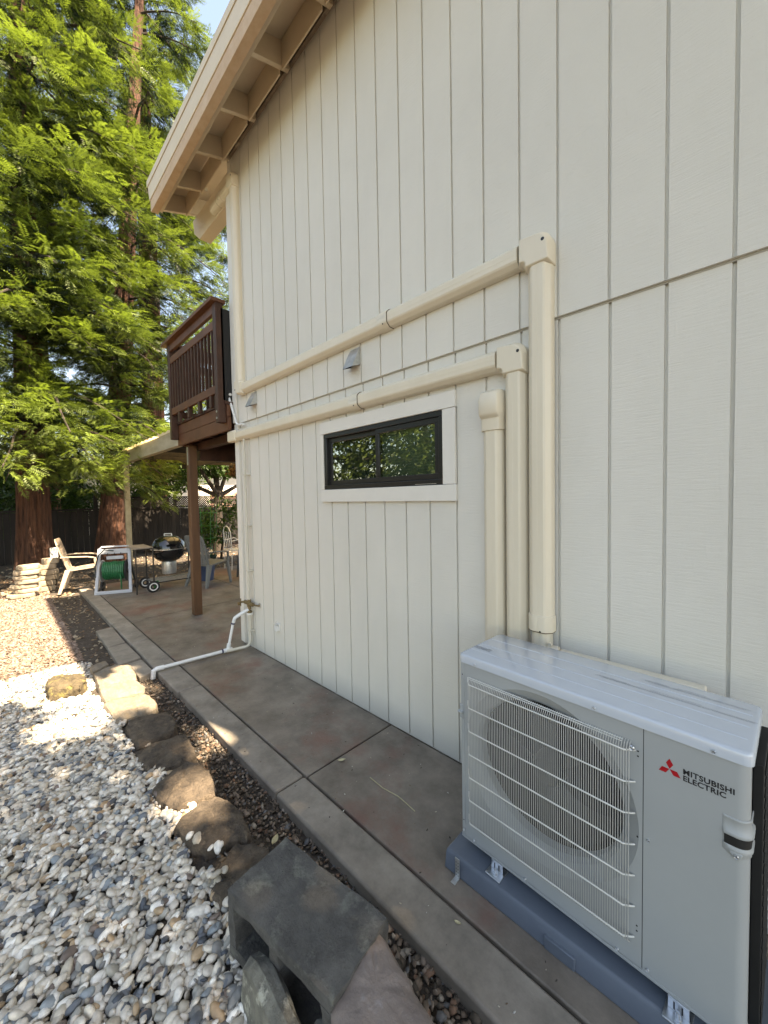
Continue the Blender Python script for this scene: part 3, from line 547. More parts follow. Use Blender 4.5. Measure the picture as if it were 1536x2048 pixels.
# ------------------------------------------------------------ vents
def vent(x,z,label,s=1):
    t=thing('vent_hood',label,'vent hood',(x,-.016,z),0,'dryer vent hoods on the upper siding')
    b=MB(); W=.055*s; Hh=.085*s; th=.0015
    out=[(-W,-.001,Hh),(W,-.001,Hh),(W*1.0,-.082*s,-.075*s),(-W*1.0,-.082*s,-.075*s),(W*1.0,-.001,-.045*s),(-W*1.0,-.001,-.045*s)]
    def sh(k): return Vector((0,k*.6,-k*.5))
    vs=[Vector(p) for p in out]; inn=[p*.965+Vector((0,.0,-.002)) for p in vs]
    b.add(vs+inn,[(0,1,2,3),(1,4,2),(0,3,5),(3,2,8,9),(2,4,10,8),(5,3,9,11)])
    MB().add([p+Vector((0,.0008,-.001)) for p in inn],[(0,3,2,1),(1,2,4),(0,5,3)]).build('hood_shade_shell',M['rubber'],t,world=False,fix=False)  # black inner shell stands for the shade inside the hood
    b.build('hood',M['galv'],t,world=False,ang=30)
    MB().box(-W*.98,W*.98,-.0035,-.0005,-.03*s,Hh*.98).build('flange',M['galv'],t,world=False)
    MB().lathe([(.034,-.0),(.034,-.03),(.030,-.03),(.030,0)],(0,0,-.01),'Y',20).build('duct_pipe',M['galv'],t,world=False)
    MB().cyl((0,-.004,-.01),.0295,-.002,'Y').build('damper',M['black'],t,world=False)
vent(-2.185,2.665,'galvanised vent hood with open flap nearer the camera, above the window'); vent(-3.78,2.672,'galvanised vent hood close to the house corner, under the upper pipe cover')
# outlet
t=thing('outdoor_outlet','small white outlet box low on the wall near the tap','outlet',(-3.45,-.0,.36))
MB().box(-.055,.04,-.008,-.0,-.045,.045).build('plate',M['trim'],t,bevel=.003,world=False)
b=MB(); b.box(-.03,.022,-.034,-.008,-.038,.018); b.obox((-.004,-.024,.03),(.028,0,0),(0,.018,-.010),(0,.001,.002)); b.build('cover_flap',M['white'],t,bevel=.004,world=False)
# ------------------------------------------------------------ pipes at the corner
t=thing('water_pipe','tan painted water pipe running up the corner with a brass valve','pipe',(-3.98,-.045,0))
MB().tube([(-3.99,-.045,2.29),(-3.985,-.045,.55)],.0125,12).build('riser',M['pvctan'],t)
MB().tube([(-3.98,-.045,.40),(-3.985,-.045,.09),(-3.99,-.06,.05),(-4.0,-.09,.035),(-4.05,-.28,.03)],.0165,12).build('foot',M['pvctan'],t)
b=MB(); b.cyl((-3.985,-.045,.38),.022,.05); b.cyl((-3.985,-.045,.44),.019,.11); b.cyl((-3.985,-.045,.40),.027,.014); b.tube([(-4.06,-.06,.515),(-3.90,-.045,.505)],.021,12); b.cyl((-3.985,-.045,.47),.026,.05,n=6)
b.build('valve',M['brass'],t,bevel=.002)
MB().tube([(-3.90,-.045,.505),(-3.835,-.02,.50),(-3.832,.0,.5)],.009,8).build('wall_spur',M['brass'],t); MB().cyl((-3.832,-.004,.5),.03,.004,'Y').build('escutcheon',M['galv'],t)
b=MB(); b.tube([(-4.075,-.10,.555),(-4.08,-.10,.47)],.006,8); b.tube([(-4.06,-.06,.515),(-4.085,-.10,.515)],.012,10); b.cyl((-4.085,-.125,.50),.019,.02,'Y'); b.build('valve_handle',M['brass'],t)
MB().cyl((-3.985,-.045,.385),.034,.02).build('union_ring',M['white'],t)
for z in (1.9,1.35,.86,.2): MB().box(-4.005,-3.955,-.062,-.001,z,z+.014).build('pipe_clip',M['pvctan'],t,bevel=.002)
t=thing('irrigation_pipe','white plastic pipe lying across the path with an elbow at its outer end','pipe',(-4.08,-.6,0))
MB().tube([(-4.115,-.90,.035),(-4.063,-.27,.034)],.0165,14).build('pipe',M['pvc'],t)
b=MB(); b.tube([(-4.109,-.87,.035),(-4.115,-.93,.035),(-4.118,-.955,.025),(-4.118,-.962,-.05)],[.022,.022,.022,.022],14); b.build('elbow',M['pvc'],t)
b=MB(); b.tube([(-4.068,-.31,.034),(-4.058,-.22,.034)],.022,14); b.tube([(-4.063,-.26,.03),(-4.061,-.25,.10)],.021,14); b.build('tee',M['pvc'],t)
MB().tube([(-4.061,-.25,.09),(-4.05,-.20,.33),(-4.045,-.185,.36)],.0145,12).build('riser',M['pvc'],t)
b=MB(); b.tube([(-4.05,-.20,.32),(-4.045,-.185,.365),(-4.03,-.15,.39),(-4.0,-.07,.43),(-3.99,-.05,.44)],.019,12); b.build('upper_elbow',M['pvc'],t)
MB().tube([(-4.0695,-.327,.034),(-4.068,-.312,.034)],.0225,14).build('primer_band',M['purple'],t); MB().tube([(-4.052,-.208,.30),(-4.051,-.203,.315)],.0195,12).build('primer_band',M['purple'],t)
t=MB().tube([(-4.32,-.06,2.78),(-4.30,-.06,2.815),(-4.26,-.055,2.82)],.016,12); t.tube([(-4.30,-.062,2.81),(-4.15,-.05,2.49),(-4.12,-.045,2.46),(-4.0,-.04,2.455)],.0135,12)
tag(t.build('white_drain_pipe',M['pvc']),'thin white bent drain pipe at the corner below the balcony','pipe')
# ------------------------------------------------------------ outdoor unit
AW,AH,AD=.93,.80,.33; SX=.689
ac=thing('outdoor_ac_unit','white outdoor heat pump unit with wire fan guard and red diamond logo','heat pump',(-.945,-.53,.115),R(-2.7))
FC=(.355,.452); FR=.272
# casing: side, back, bottom, right front wrap with rounded corner
b=MB(); rr=.028; pl=[(SX+.0015,0)]
for i in range(9): a=math.pi/2*i/8; pl.append((AW-rr+rr*math.sin(a),rr-rr*math.cos(a)))
pl+=[(AW,.036)]; pl+=[(AW-.0015,.036),(AW-.0015,rr)]
for i in range(9): a=math.pi/2*(8-i)/8; pl.append((AW-rr+(rr-.0015)*math.sin(a),rr-(rr-.0015)*math.cos(a)))
pl.append((SX+.0015,.0015)); b.extr(pl,.012,.795,lambda p,t:(p[0],p[1],t)); b.build('service_panel',M['acbody'],ac,world=False,ang=40)
b=MB(); b.box(AW-.012,AW-.002,.037,AD-.02,.012,.79); b.build('side_panel',M['acdark'],ac,world=False)
b=MB(); b.box(AW-.001,AW+.022,.07,AD-.01,.015,.775)
for k in range(24): b.box(AW+.022,AW+.026,.08,AD-.02,.03+.031*k,.036+.031*k)
b.build('dark_side_cover',M['acdark'],ac,world=False,bevel=.002)  # black slatted cover added to keep the strip right of the casing dark
b=MB(); b.box(.002,.016,.022,.05,.012,.795); b.box(.002,.016,AD-.03,AD,.012,.795); b.box(.002,AW,AD-.012,AD-.002,.012,.795); b.build('rear_guard',M['acbody'],ac,world=False,bevel=.002)
MB().box(.006,.014,.05,AD-.03,.02,.79).build('coil',M['coil'],ac,world=False)
b=MB(); b.box(.0,AW,.0,AD,.0,.011); b.box(0,SX,.0,.004,.011,.018); b.build('base_pan',M['acbody'],ac,world=False,bevel=.003)
b=MB(); b.box(.016,AW-.013,.06,AD-.013,.02,.78); 
bi=MB(); bi.box(.02,SX-.01,.135,.14,.03,.78); bi.box(.02,.022,.07,.14,.03,.78); bi.box(SX-.012,SX-.01,.07,.14,.03,.78); bi.build('fan_cavity',M['acdark'],ac,world=False)
# front panel with circular opening and bell mouth
b=MB(); n=96; fx0,fx1,fz0,fz1=.0205,SX-.0005,.014,.795
ang=[2*math.pi*k/n for k in range(n)]
def rectpt(a):
    dx,dz=math.cos(a),math.sin(a); t=1e9
    if dx>1e-9:t=min(t,(fx1-FC[0])/dx)
    if dx<-1e-9:t=min(t,(fx0-FC[0])/dx)
    if dz>1e-9:t=min(t,(fz1-FC[1])/dz)
    if dz<-1e-9:t=min(t,(fz0-FC[1])/dz)
    return (FC[0]+dx*t,FC[1]+dz*t)
cn=[math.atan2(z-FC[1],x-FC[0])%(2*math.pi) for x in (fx0,fx1) for z in (fz0,fz1)]
ang=sorted(set(ang+cn)); n=len(ang); rings=[[(x,.0,z) for x,z in (rectpt(a) for a in ang)]]
for r_,y_ in ((FR+.052,.0),(FR+.046,.004),(FR+.030,.012),(FR+.012,.022),(FR,.04),(FR-.001,.075)):
    ring=[]
    for a in ang:
        rx,rz=rectpt(a); dm=math.hypot(rx-FC[0],rz-FC[1]); q=min(r_,dm-.001*(1 if r_>FR+.05 else 2)); ring.append((FC[0]+q*math.cos(a),y_,FC[1]+q*math.sin(a)))
    rings.append(ring)
b.v=[p for g_ in rings for p in g_]; b.f=[(j*n+i,j*n+(i+1)%n,(j+1)*n+(i+1)%n,(j+1)*n+i) for j in range(len(rings)-1) for i in range(n)]
b.build('fan_panel',M['acbody'],ac,world=False,ang=25)
MB().extr([(.0,.004),(.004,.0),(.019,.0),(.019,.02),(.0,.022)],.012,.795,lambda p,t:(p[0],p[1],t)).build('corner_post',M['acbody'],ac,world=False,bevel=.002)
MB().box(SX-.0045,SX+.006,.002,.02,.014,.795).build('panel_gap',M['black'],ac,world=False)
# fan
fb=MB(); fb.lathe([(.001,.05),(.05,.052),(.062,.07),(.062,.12)],(FC[0],0,FC[1]),'Y',28)
for k in range(3):
    a0=k*2*math.pi/3+.5; rows=[]
    for i in range(7):
        r_=.06+.20*i/6; sp=.55+.5*i/6
        rows.append([(FC[0]+r_*math.cos(a0+sp*(j/6)+.25*i/6),.070+.05*j/6,FC[1]+r_*math.sin(a0+sp*(j/6)+.25*i/6)) for j in range(7)])
    vs=[p for g_ in rows for p in g_]; fb.add(vs,[(i*7+j,i*7+j+1,(i+1)*7+j+1,(i+1)*7+j) for i in range(6) for j in range(6)])
fb.build('fan',M['fan'],ac,world=False)
# wire guard
gx0,gx1=.047,.664; gz0,gz1=.088,.735
gw=MB(); nv=82
for k in range(nv):
    x=gx0+.008+(gx1-gx0-.016)*k/(nv-1); off=-.021
    gw.tube([(x,-.001,gz1+.006),(x,-.012,gz1+.003),(x,off,gz1-.012),(x,off,gz0+.012),(x,off+.008,gz0),(x,-.002,gz0-.006)],.0013,5,cap=False)
gw.build('guard_upright_wires',M['acwire2'],ac,world=False,fix=False)
gh=MB()
for k in range(7):
    z=gz1-.018-(gz1-gz0-.036)*k/6
    gh.tube([(gx0-.006,-.002,z+.02),(gx0,-.010,z+.006),(gx0+.012,-.0242,z),(gx1-.022,-.0242,z),(gx1-.004,-.010,z),(gx1+.004,-.002,z)],.0027,8)
gh.tube([(gx0,-.006,gz1+.004),(gx1-.03,-.006,gz1+.004)],.0022,6); gh.tube([(gx0+.004,-.012,gz1+.0),(gx1-.03,-.012,gz1+.0)],.0018,6)
gh.build('guard_cross_wires',M['acwire'],ac,world=False)
# lid
b=MB(); z0,z1=.796,.832; o_=.006
def rl(x0,x1,y0,y1,z,r=.02):
    out=[]
    for cx,cy,a in ((x1-r,y1-r,0),(x0+r,y1-r,90),(x0+r,y0+r,180),(x1-r,y0+r,270)):
        for k in range(6): t_=R(a+18*k); out.append((cx+r*math.cos(t_),cy+r*math.sin(t_),z))
    return out
lay=[rl(-o_,AW+o_,-o_,AD+o_,z0,.022),rl(-o_,AW+o_,-o_,AD+o_,z1-.008,.022),rl(-o_+.003,AW+o_-.003,-o_+.003,AD+o_-.003,z1-.002,.02),rl(.002,AW-.002,.002,AD-.002,z1,.016)]
n=24; b.v=[p for l_ in lay for p in l_]; b.f=[(j*n+i,j*n+(i+1)%n,(j+1)*n+(i+1)%n,(j+1)*n+i) for j in range(3) for i in range(n)]+[tuple(3*n+i for i in range(n)),tuple(range(n-1,-1,-1))]
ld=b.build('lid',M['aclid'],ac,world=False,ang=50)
b=MB()
for yy in (.075,.155,.24): b.extr([(yy-.004,z1-.001),(yy-.001,z1+.0012),(yy+.001,z1+.0012),(yy+.004,z1-.001)],.012,AW-.012,lambda p,t:(t,p[0],p[1]))
b.build('lid_rib',M['aclid'],ld,world=False)
# fine print on the lid: unreadable small lines, as rows of tiny strokes
b=MB()
def printline(x0,x1,y,h=.0026,sk=.12):
    x=x0
    while x<x1:
        w_=rnd.uniform(.0012,.0022)
        if rnd.random()>sk: b.box(x,x+w_*.55,y,y+h*rnd.uniform(.55,1),z1+.0003,z1+.0006)
        x+=w_
for y,x0,x1 in ((.199,.485,.60),(.194,.485,.93),(.189,.51,.925),(.204,.66,.80),(.277,.628,.70),(.272,.628,.91),(.267,.64,.90),(.282,.72,.80)): printline(x0,x1,y)
for y in (.098,.105,.112,.119): printline(.004,.085,y,.004,.05)
b.build('fine_print',M['greyprint'],ld,world=False)
# logo
def T2(x,z): return (x,-.0006,z)
b=MB(); cx,cz,s_=.7555,.7015,.0182
for a in (90,210,330):
    d1,d2=R(a-30),R(a+30); p0=(cx,cz); p1=(cx+s_*math.cos(d1),cz+s_*math.sin(d1)); p2=(p1[0]+s_*math.cos(d2),p1[1]+s_*math.sin(d2)); p3=(cx+s_*math.cos(d2),cz+s_*math.sin(d2))
    g0=.0012; c_=((p0[0]+p2[0])/2,(p0[1]+p2[1])/2); q=[(x+(c_[0]-x)*.03,z+(c_[1]-z)*.03) for x,z in (p0,p1,p2,p3)]
    b.add([T2(*p) for p in q],[(0,1,2,3)])
b.build('logo',M['red'],ac,world=False)
def text(s,x,z,size,wid,parent,mt,name='lettering'):
    cu=bpy.data.curves.new('t','FONT'); cu.body=s; cu.size=size; cu.offset=size*.03; cu.space_character=1.06; cu.resolution_u=3
    to=bpy.data.objects.new('t',cu); sc.collection.objects.link(to); dg=bpy.context.evaluated_depsgraph_get(); me=bpy.data.meshes.new_from_object(to.evaluated_get(dg)); bpy.data.objects.remove(to)
    v=np.array([tuple(q.co) for q in me.vertices]); x0,x1=v[:,0].min(),v[:,0].max(); zz0,zz1=v[:,1].min(),v[:,1].max()
    sx=wid/(x1-x0); sz=size/(zz1-zz0)
    for q in me.vertices: q.co=(x+(q.co.x-x0)*sx,-.0007,z+(q.co.y-zz0)*sz)
    me.materials.clear(); me.materials.append(mt); o=bpy.data.objects.new(name,me); sc.collection.objects.link(o); o.parent=parent; MW[o]=MW[parent]; return o
text('MITSUBISHI',.788,.703,.0165,.111,ac,M['print']); text('ELECTRIC',.788,.6835,.0165,.094,ac,M['print'])
# screws
def screw(x,z,y=-.0005,r=.0055,par=None):
    b=MB(); b.lathe([(.0001,-.004),(r*.35,-.004),(r*.45,-.0025),(r*.7,-.0045),(r,-.0015),(r,.001)],(x,y,z),'Y',12); b.build('screw',M['zinc'],par or ac,world=False)
for x,z in ((.08,.806),(.549,.806),(.855,.806)): screw(x,z,-.0065)
for x,z in ((.704,.447),(.065,.02),(.30,.022),(.62,.022),(.012,.035),(.705,.028)): screw(x,z,r=.005)
for x,z in ((.675,.716),(.675,.700),(.675,.147),(.675,.13),(.675,.44),(.011,.74),(.011,.08)): MB().cyl((x,-.0006,z),.0028,.0004,'Y',8).build('screw_hole',M['black'],ac,world=False)
screw(.661,.726,-.012,.008)
# handle on the right
b=MB(); hx0=.873; r0=rr+.012
def wrap(u,off):   # u along front face then round the corner to the side
    L1=AW-rr
    if u<=L1: return (u,-off)
    a=(u-L1)/rr
    if a<math.pi/2: return (AW-rr+(rr+off)*math.sin(a),rr-(rr+off)*math.cos(a))
    return (AW+off,rr+(u-L1-rr*math.pi/2))
def strip(pts_top,pts_bot,offt,offb):
    vs=[];n=len(pts_top)
    for (u,z) in pts_top: vs.append((*wrap(u,offt),z))
    for (u,z) in pts_bot: vs.append((*wrap(u,offb),z))
    return vs,[(i,i+1,n+i+1,n+i) for i in range(n-1)]
us=[hx0+.003,hx0+.006]+[hx0+.012+.006*i for i in range(19)]
# plate with lipped pocket: rows of (z, offset)
rowz=[(.640,.0008),(.6388,.003),(.634,.0032),(.632,.0018),(.604,.0018),(.600,.0065),(.592,.0075),(.590,.006),(.588,.0014),(.562,.0012),(.557,.006),(.550,.0062),(.545,.0035),(.537,.003),(.534,.0008)]
vs=[]
for z,o2 in rowz:
    for i,u in enumerate(us):
        k=0 if i==0 else 1
        vs.append((*wrap(u,(.001 if i==0 else o2)),z-(.012*(1-min(1,(u-hx0)/.02)) if z<.56 else 0)*-1))
n=len(us); b.add(vs,[(j*n+i,j*n+i+1,(j+1)*n+i+1,(j+1)*n+i) for j in range(len(rowz)-1) for i in range(n-1)])
hd=b.build('handle',M['acbody'],ac,world=False,ang=60,fix=False)
vs,fs=strip([(u,.5905) for u in us[1:-1]],[(u,.562) for u in us[1:-1]],.0026,.0026); MB().add(vs,fs).build('handle_slot',M['acdark'],ac,world=False,fix=False)
b=MB(); b.prism([(0,0),(1,0),(1,1)],0,1) if 0 else None
b.extr([(.888,.549),(.918,.549),(.914,.535),(.906,.528),(.899,.531)],-.006,.0,lambda p,t:(p[0],t,p[1])); b.build('handle_tab',M['acbody'],ac,world=False,bevel=.002); screw(.905,.540,-.0065,.006)
# left handle
b=MB(); b.extr([(.0,.545),(.017,.54),(.017,.60),(.0,.605)],-.004,.03,lambda p,t:(p[0]-.003,t,p[1])); b.obox((.004,-.006,.573),(.012,0,0),(0,.008,.002),(0,-.001,.004)); b.build('left_handle',M['acbody'],ac,world=False,bevel=.003,seg=2)
# service side pipes and cable
b=MB(); b.tube([(AW-.001,.12,.60),(AW+.004,.12,.60),(AW+.006,.12,.40),(AW+.006,.125,.05)],.005,8); b.build('service_cable',M['galv'],ac,world=False)
# feet brackets
for x in (.148,.755):
    b=MB(); b.box(x-.005,x+.062,-.038,.03,-.0395,-.0355); b.box(x+.002,x+.055,-.002,.001,-.0355,.0); b.box(x+.002,x+.055,.001,.03,-.003,.0005-.001)
    b.tube([(x-.004,-.038,-.037),(x+.061,-.038,-.037)],.003,8)
    bo=b.build('foot_bracket',M['zinc'],ac,world=False,bevel=.0015)
    b=MB(); b.cyl((x+.03,-.016,-.0355),.010,.007,'Z',6); b.cyl((x+.03,-.016,-.0355),.014,.002); b.cyl((x+.03,-.016,-.03),.005,.014); b.build('bolt',M['zinc'],bo,world=False)
    b=MB()
    for q in (.016,.036): b.box(x+q,x+q+.004,-.0032,-.0022,-.03,-.008)
    b.build('slot',M['black'],bo,world=False)
# base
t=thing('equipment_base','blue-grey plastic base under the white outdoor unit','equipment base',(-.5,-.4,0))
b=MB(); tp=.075
b.extr([(-.612,0),(-.600,tp-.012),(-.590,tp),(-.20,tp),(-.18,tp-.01),(-.17,0)],-.985,.10,lambda p,t_:(t_,p[0]+(-.0)*(t_),p[1])); b.build('base_block',M['base'],t,bevel=.006,seg=3)
MB().box(-.545,-.44,-.6145,-.598,.0,.046).build('molded_step',M['base'],t,bevel=.003)
b=MB(); b.box(-.925,-.903,-.6165,-.6135,.002,.088); b.box(-.925,-.903,-.65,-.6165,.001,.004); st_=b.build('metal_strap',M['galv'],t,bevel=.001)
b=MB()
for k in range(5):
    for q in (-.919,-.909): b.cyl((q,-.6168,.014+k*.014),.0022,.0005,'Y',8)
b.build('strap_hole',M['black'],st_)
# ------------------------------------------------------------ balcony
bk=thing('balcony','dark stained wooden balcony with upright balusters at the house corner','balcony',(-5.0,.5,2.4))
BX0,BX1,BY0,BY1=-5.93,-4.30,-.10,2.6
b=MB(); b.box(BX0,BX1+.05,BY0,BY0+.04,2.42,2.565); b.build('rim_board',M['deck'],bk,bevel=.003); b=MB(); b.box(BX0,BX1+.05,BY0-.004,BY0+.038,2.568,2.70); b.build('rim_board',M['deck'],bk,bevel=.003)
b=MB(); b.box(BX0,BX0+.04,BY0+.04,BY1,2.42,2.70); b.build('rim_board',M['deck'],bk,bevel=.003)
b=MB()
for k in range(12): x=BX0+.01+k*.14; b.box(x,x+.134,BY0-.02,BY1,2.705,2.735)
b.build('deck_boards',M['deckd'],bk)
for k in range(4): MB().box(BX0+.35+.4*k,BX0+.39+.4*k,BY0+.045,BY1,2.46,2.70).build('joist',M['deckd'],bk)
MB().box(BX0+.045,XL-.03,.9,.99,2.24,2.455).build('cross_beam',M['deckd'],bk,bevel=.003); MB().box(BX0+.045,XL-.03,.10,.19,2.36,2.455).build('cross_beam',M['deckd'],bk,bevel=.003); MB().box(-5.87,-5.75,.13,BY1,2.22,2.415).build('cross_beam',M['deckd'],bk)
b=MB(); b.extr([(2.41,BX0-.005),(2.41,BX0+.06),(3.80,BX0+.06),(3.80,BX0-.005)],BY0-.045,BY0-.006,lambda p,t_:(p[1],t_,p[0])) ; 
def rpost(x,y): MB().box(x,x+.085,y-.09,y-.006,2.50,3.80).build('rail_post',M['deckd'],bk,bevel=.004)
rpost(BX0-.02,BY0); rpost(BX1-.06,BY0); MB().box(BX0-.095,BX0-.005,BY0+1.5,BY0+1.59,2.5,3.8).build('rail_post',M['deckd'],bk)
b=MB(); b.box(BX0-.13,BX1+.04,BY0-.14,BY0+.02,3.80,3.84); b.box(BX0-.13,BX0+.03,BY0+.02,BY1,3.80,3.84); b.build('cap_rail',M['deck'],bk,bevel=.004)
b=MB(); b.box(BX0+.068,BX1-.063,BY0-.085,BY0-.045,3.70,3.797); b.box(BX0-.09,BX0-.05,BY0-.0,BY1,3.70,3.797); b.build('upper_rail',M['deck'],bk,bevel=.003)
b=MB(); b.box(BX0+.068,BX1-.063,BY0-.085,BY0-.045,3.53,3.62); b.box(BX0-.09,BX0-.05,BY0-.0,BY1,3.53,3.62); b.build('middle_rail',M['deck'],bk,bevel=.003)
b=MB(); b.box(BX0+.068,BX1-.063,BY0-.085,BY0-.045,2.83,2.92); b.box(BX0-.09,BX0-.05,BY0-.0,BY1,2.83,2.92); b.build('bottom_rail',M['deck'],bk,bevel=.003)
for k in range(14): x=BX0+.10+k*.106; MB().box(x,x+.028,BY0-.078,BY0-.05,2.92,3.53).build('baluster',M['deckd'],bk)
for k in range(4): x=BX0+.3+k*.36; MB().box(x,x+.06,BY0-.08,BY0-.045,2.70,2.83).build('rail_block',M['deckd'],bk)
for k in range(20): y=BY0+.08+k*.12; MB().box(BX0-.085,BX0-.05,y,y+.038,2.92,3.53).build('baluster',M['deckd'],bk)
b=MB(); 
for z in (2.62,2.55): b.cyl((BX1-.02,BY0-.096,z),.012,.006,'Y',10)
b.build('bolt',M['galv'],bk)
MB().box(-5.835,-5.725,-.03,.08,0.005,2.418).build('support_post',M['post'],bk,bevel=.006); MB().box(-5.79,-5.755,-.034,-.031,2.14,2.39).build('strap_tie',M['galv'],bk)
MB().box(BX1+.01,XL-.03,BY0-.03,.3,2.75,3.75).build('downspout_panel',M['black'],bk)
# ------------------------------------------------------------ patio cover
pc=thing('patio_cover','weathered patio cover with a pale beam, translucent roof sheets and a timber post','patio cover',(-8,1.5,0))
MB().extr([(-9.66,2.46),(-9.62,2.70),(-5.95,2.70),(-5.95,2.46)],-.02,.07,lambda p,t_:(p[0],t_,p[1])).build('front_beam',M['cover'],pc,bevel=.005)
MB().box(-9.62,-5.95,3.4,3.49,2.42,2.66).build('rear_beam',M['cover'],pc); MB().box(-9.66,-9.57,-.04,.055,.0,2.458).build('post',M['cover'],pc,bevel=.004); MB().box(-9.66,-9.57,3.4,3.5,0,2.42).build('post',M['cover'],pc)
for k in range(6): x=-9.55+k*.7; MB().box(x,x+.045,.07,3.4,2.50,2.64).build('rafter',M['oldwood'],pc)
for y in (1.1,2.2): MB().box(-9.6,-6.0,y,y+.05,2.38,2.50).build('purlin',M['oldwood'],pc)
b=MB(); n=60
b.v=[(x,-.06+3.9*k,2.715+.012*math.cos(i*1.6)) for k in (0,1) for i,x in enumerate(np.linspace(-9.75,-6.0,n))]; b.f=[(i,i+1,n+i+1,n+i) for i in range(n-1)]; b.build('roof_sheet',M['sheet'],pc)
# ------------------------------------------------------------ foliage makers
def spray_tmpl(k,L=1.0,n=10,wid=.30,ln=.034,drp=.25):   # flat fern-like spray
    vs=[];fs=[]; r_=np.random.RandomState(k)
    for i in range(n):
        t=(i+.5)/n; x=t*L; z=-drp*t*t; w_=wid*math.sin(math.pi*min(1,.25+t*.8))*r_.uniform(.7,1.15)
        for s in (-1,1):
            ox=w_*.55; h=ln*r_.uniform(.7,1.2); dz=-.10*w_+r_.uniform(-.03,.03)
            p0=(x,0,z); p1=(x+ox*.55-h,s*w_*.55,z+dz*.4); p2=(x+ox,s*w_,z+dz*1.6); p3=(x+ox*.55+h,s*w_*.5,z+dz*.4)
            m0=len(vs); vs+=[p0,p1,p2,p3]; fs.append((m0,m0+1,m0+2,m0+3))
    return np.array(vs,dtype=float),np.array(fs)
SPR=[spray_tmpl(k) for k in range(6)]
def place_sprays(P,D,S,up,tint,roll=.4,tmpls=SPR):
    n=len(P); D=D/np.linalg.norm(D,axis=1,keepdims=True); Uv=np.tile(np.array(up,dtype=float),(n,1))+RN.normal(0,roll,(n,3))
    Y=np.cross(Uv,D); Y/=np.linalg.norm(Y,axis=1,keepdims=True); Z=np.cross(D,Y); Rm=np.stack([D,Y,Z],-1)
    Sv=np.stack([S,S,S],-1); v,f,c=scatter(P,Sv,Rm,tmpls,np.stack([tint,tint,tint],-1)); return v,f,c[:,0]
def limb_mesh(mb,p,r0,n=6): 
    k=len(p); mb.tube(p,[r0*(1-.85*i/(k-1))+.004 for i in range(k)],n)
def redwood(label,base,h,r0,top_off,seed,nb=70,z0=3,z1=None,maxL=3.6,keepaz=None,dens=1.0,grp='redwood trees beyond the patio',extra=None,fl=1.6,sps=.30,bright=0.0):
    global RN
    RN=np.random.RandomState(seed); rs=random.Random(seed); z1=z1 or h*.98
    t=thing('redwood_tree',label,'tree',base,0,grp); bx,by,bz=base
    def axis(z): q=z/h; return (bx+top_off[0]*q,by+top_off[1]*q)
    K=60; N=90; vs=[]
    for i in range(K):
        z=h*(i/(K-1))**1.6; q=z/h; r_=r0*(1-q)**.8*(1+.0)+.02+r0*fl*.35*math.exp(-z/.9); cx,cy=axis(z)
        for k in range(N):
            a=2*math.pi*k/N; rr_=r_*(1+.07*math.sin(a*7+seed+z*.3)+.045*math.sin(a*17+1.5*math.sin(z*1.3))+.04*abs(math.sin(a*15+.8*math.sin(z*2+a)))+.012*rs.uniform(-1,1)+.12*math.exp(-z/.6)*math.sin(a*5+seed))
            vs.append((cx+rr_*math.cos(a),cy+rr_*math.sin(a),bz-.1+z))
    MB().add(vs,[(i*N+k,i*N+(k+1)%N,(i+1)*N+(k+1)%N,(i+1)*N+k) for i in range(K-1) for k in range(N)]).build('trunk',M['bark'],t,ang=60)
    lm=MB(); P=[];D=[];S=[];TT=[]
    br=[]
    for b_i in range(nb):
        z=z0+(z1-z0)*((b_i+rs.random())/nb)**1.05; az=rs.uniform(0,2*math.pi); q=z/h
        L=maxL*(1-q)**.65*rs.uniform(.65,1.12)+.3; br.append((z,az,L,rs.uniform(-.05,.25)))
    if extra: br+=extra
    for z,az,L,rise in br:
        cx,cy=axis(z); d=Vector((math.cos(az),math.sin(az),0)); pts=[]
        for k in range(7):
            u=k/6; pts.append(Vector((cx,cy,bz+z))+d*(L*u)+Vector((0,0,L*(rise*u-.42*u*u)))+Vector((rs.uniform(-.05,.05),rs.uniform(-.05,.05),0))*L*.3)
        limb_mesh(lm,pts,.012+.009*L,5)
        side=d.cross(Vector((0,0,1)))
        bt=rs.uniform(-.25,.25)+bright
        ncl=int((4.9+4.4*L)*dens)
        for _c in range(ncl):
            u=rs.uniform(.15,1.0)**.75; fi=u*6; i0=min(5,int(fi)); p0=pts[i0].lerp(pts[i0+1],fi-i0); sgn=rs.choice((-1,1)); lat=rs.random()*(.36*L*(1.2-u)+.15)
            p0=p0+side*sgn*lat+d*lat*.35+Vector((0,0,-.2*lat+rs.uniform(-.15,.15))); rc=rs.uniform(.16,.36); ct=rs.uniform(-.3,.3)
            for _ in range(16):
                o_=Vector((rs.gauss(0,1),rs.gauss(0,1),rs.gauss(0,.6)))*rc*.62
                dd=d*rs.uniform(.2,.9)+side*sgn*rs.uniform(-.1,.9)+o_*1.6+Vector((0,0,rs.uniform(-.5,.25)))
                P.append(tuple(p0+o_*.8));D.append(tuple(dd));S.append(rs.uniform(.6,1.15)*sps); TT.append(min(1,max(0,-.12+.78*u+bt+1.5*ct+1.5*o_.z+rs.uniform(-.15,.15))))  # tint varies leaf colour and paints shade: inner and lower sprays darker
    lm.build('limbs',M['bark2'],t)
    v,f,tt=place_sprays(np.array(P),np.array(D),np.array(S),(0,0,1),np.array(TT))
    bulk('crown',M['redleaf'],v,f,t,attrs={'tint':tt}); return t
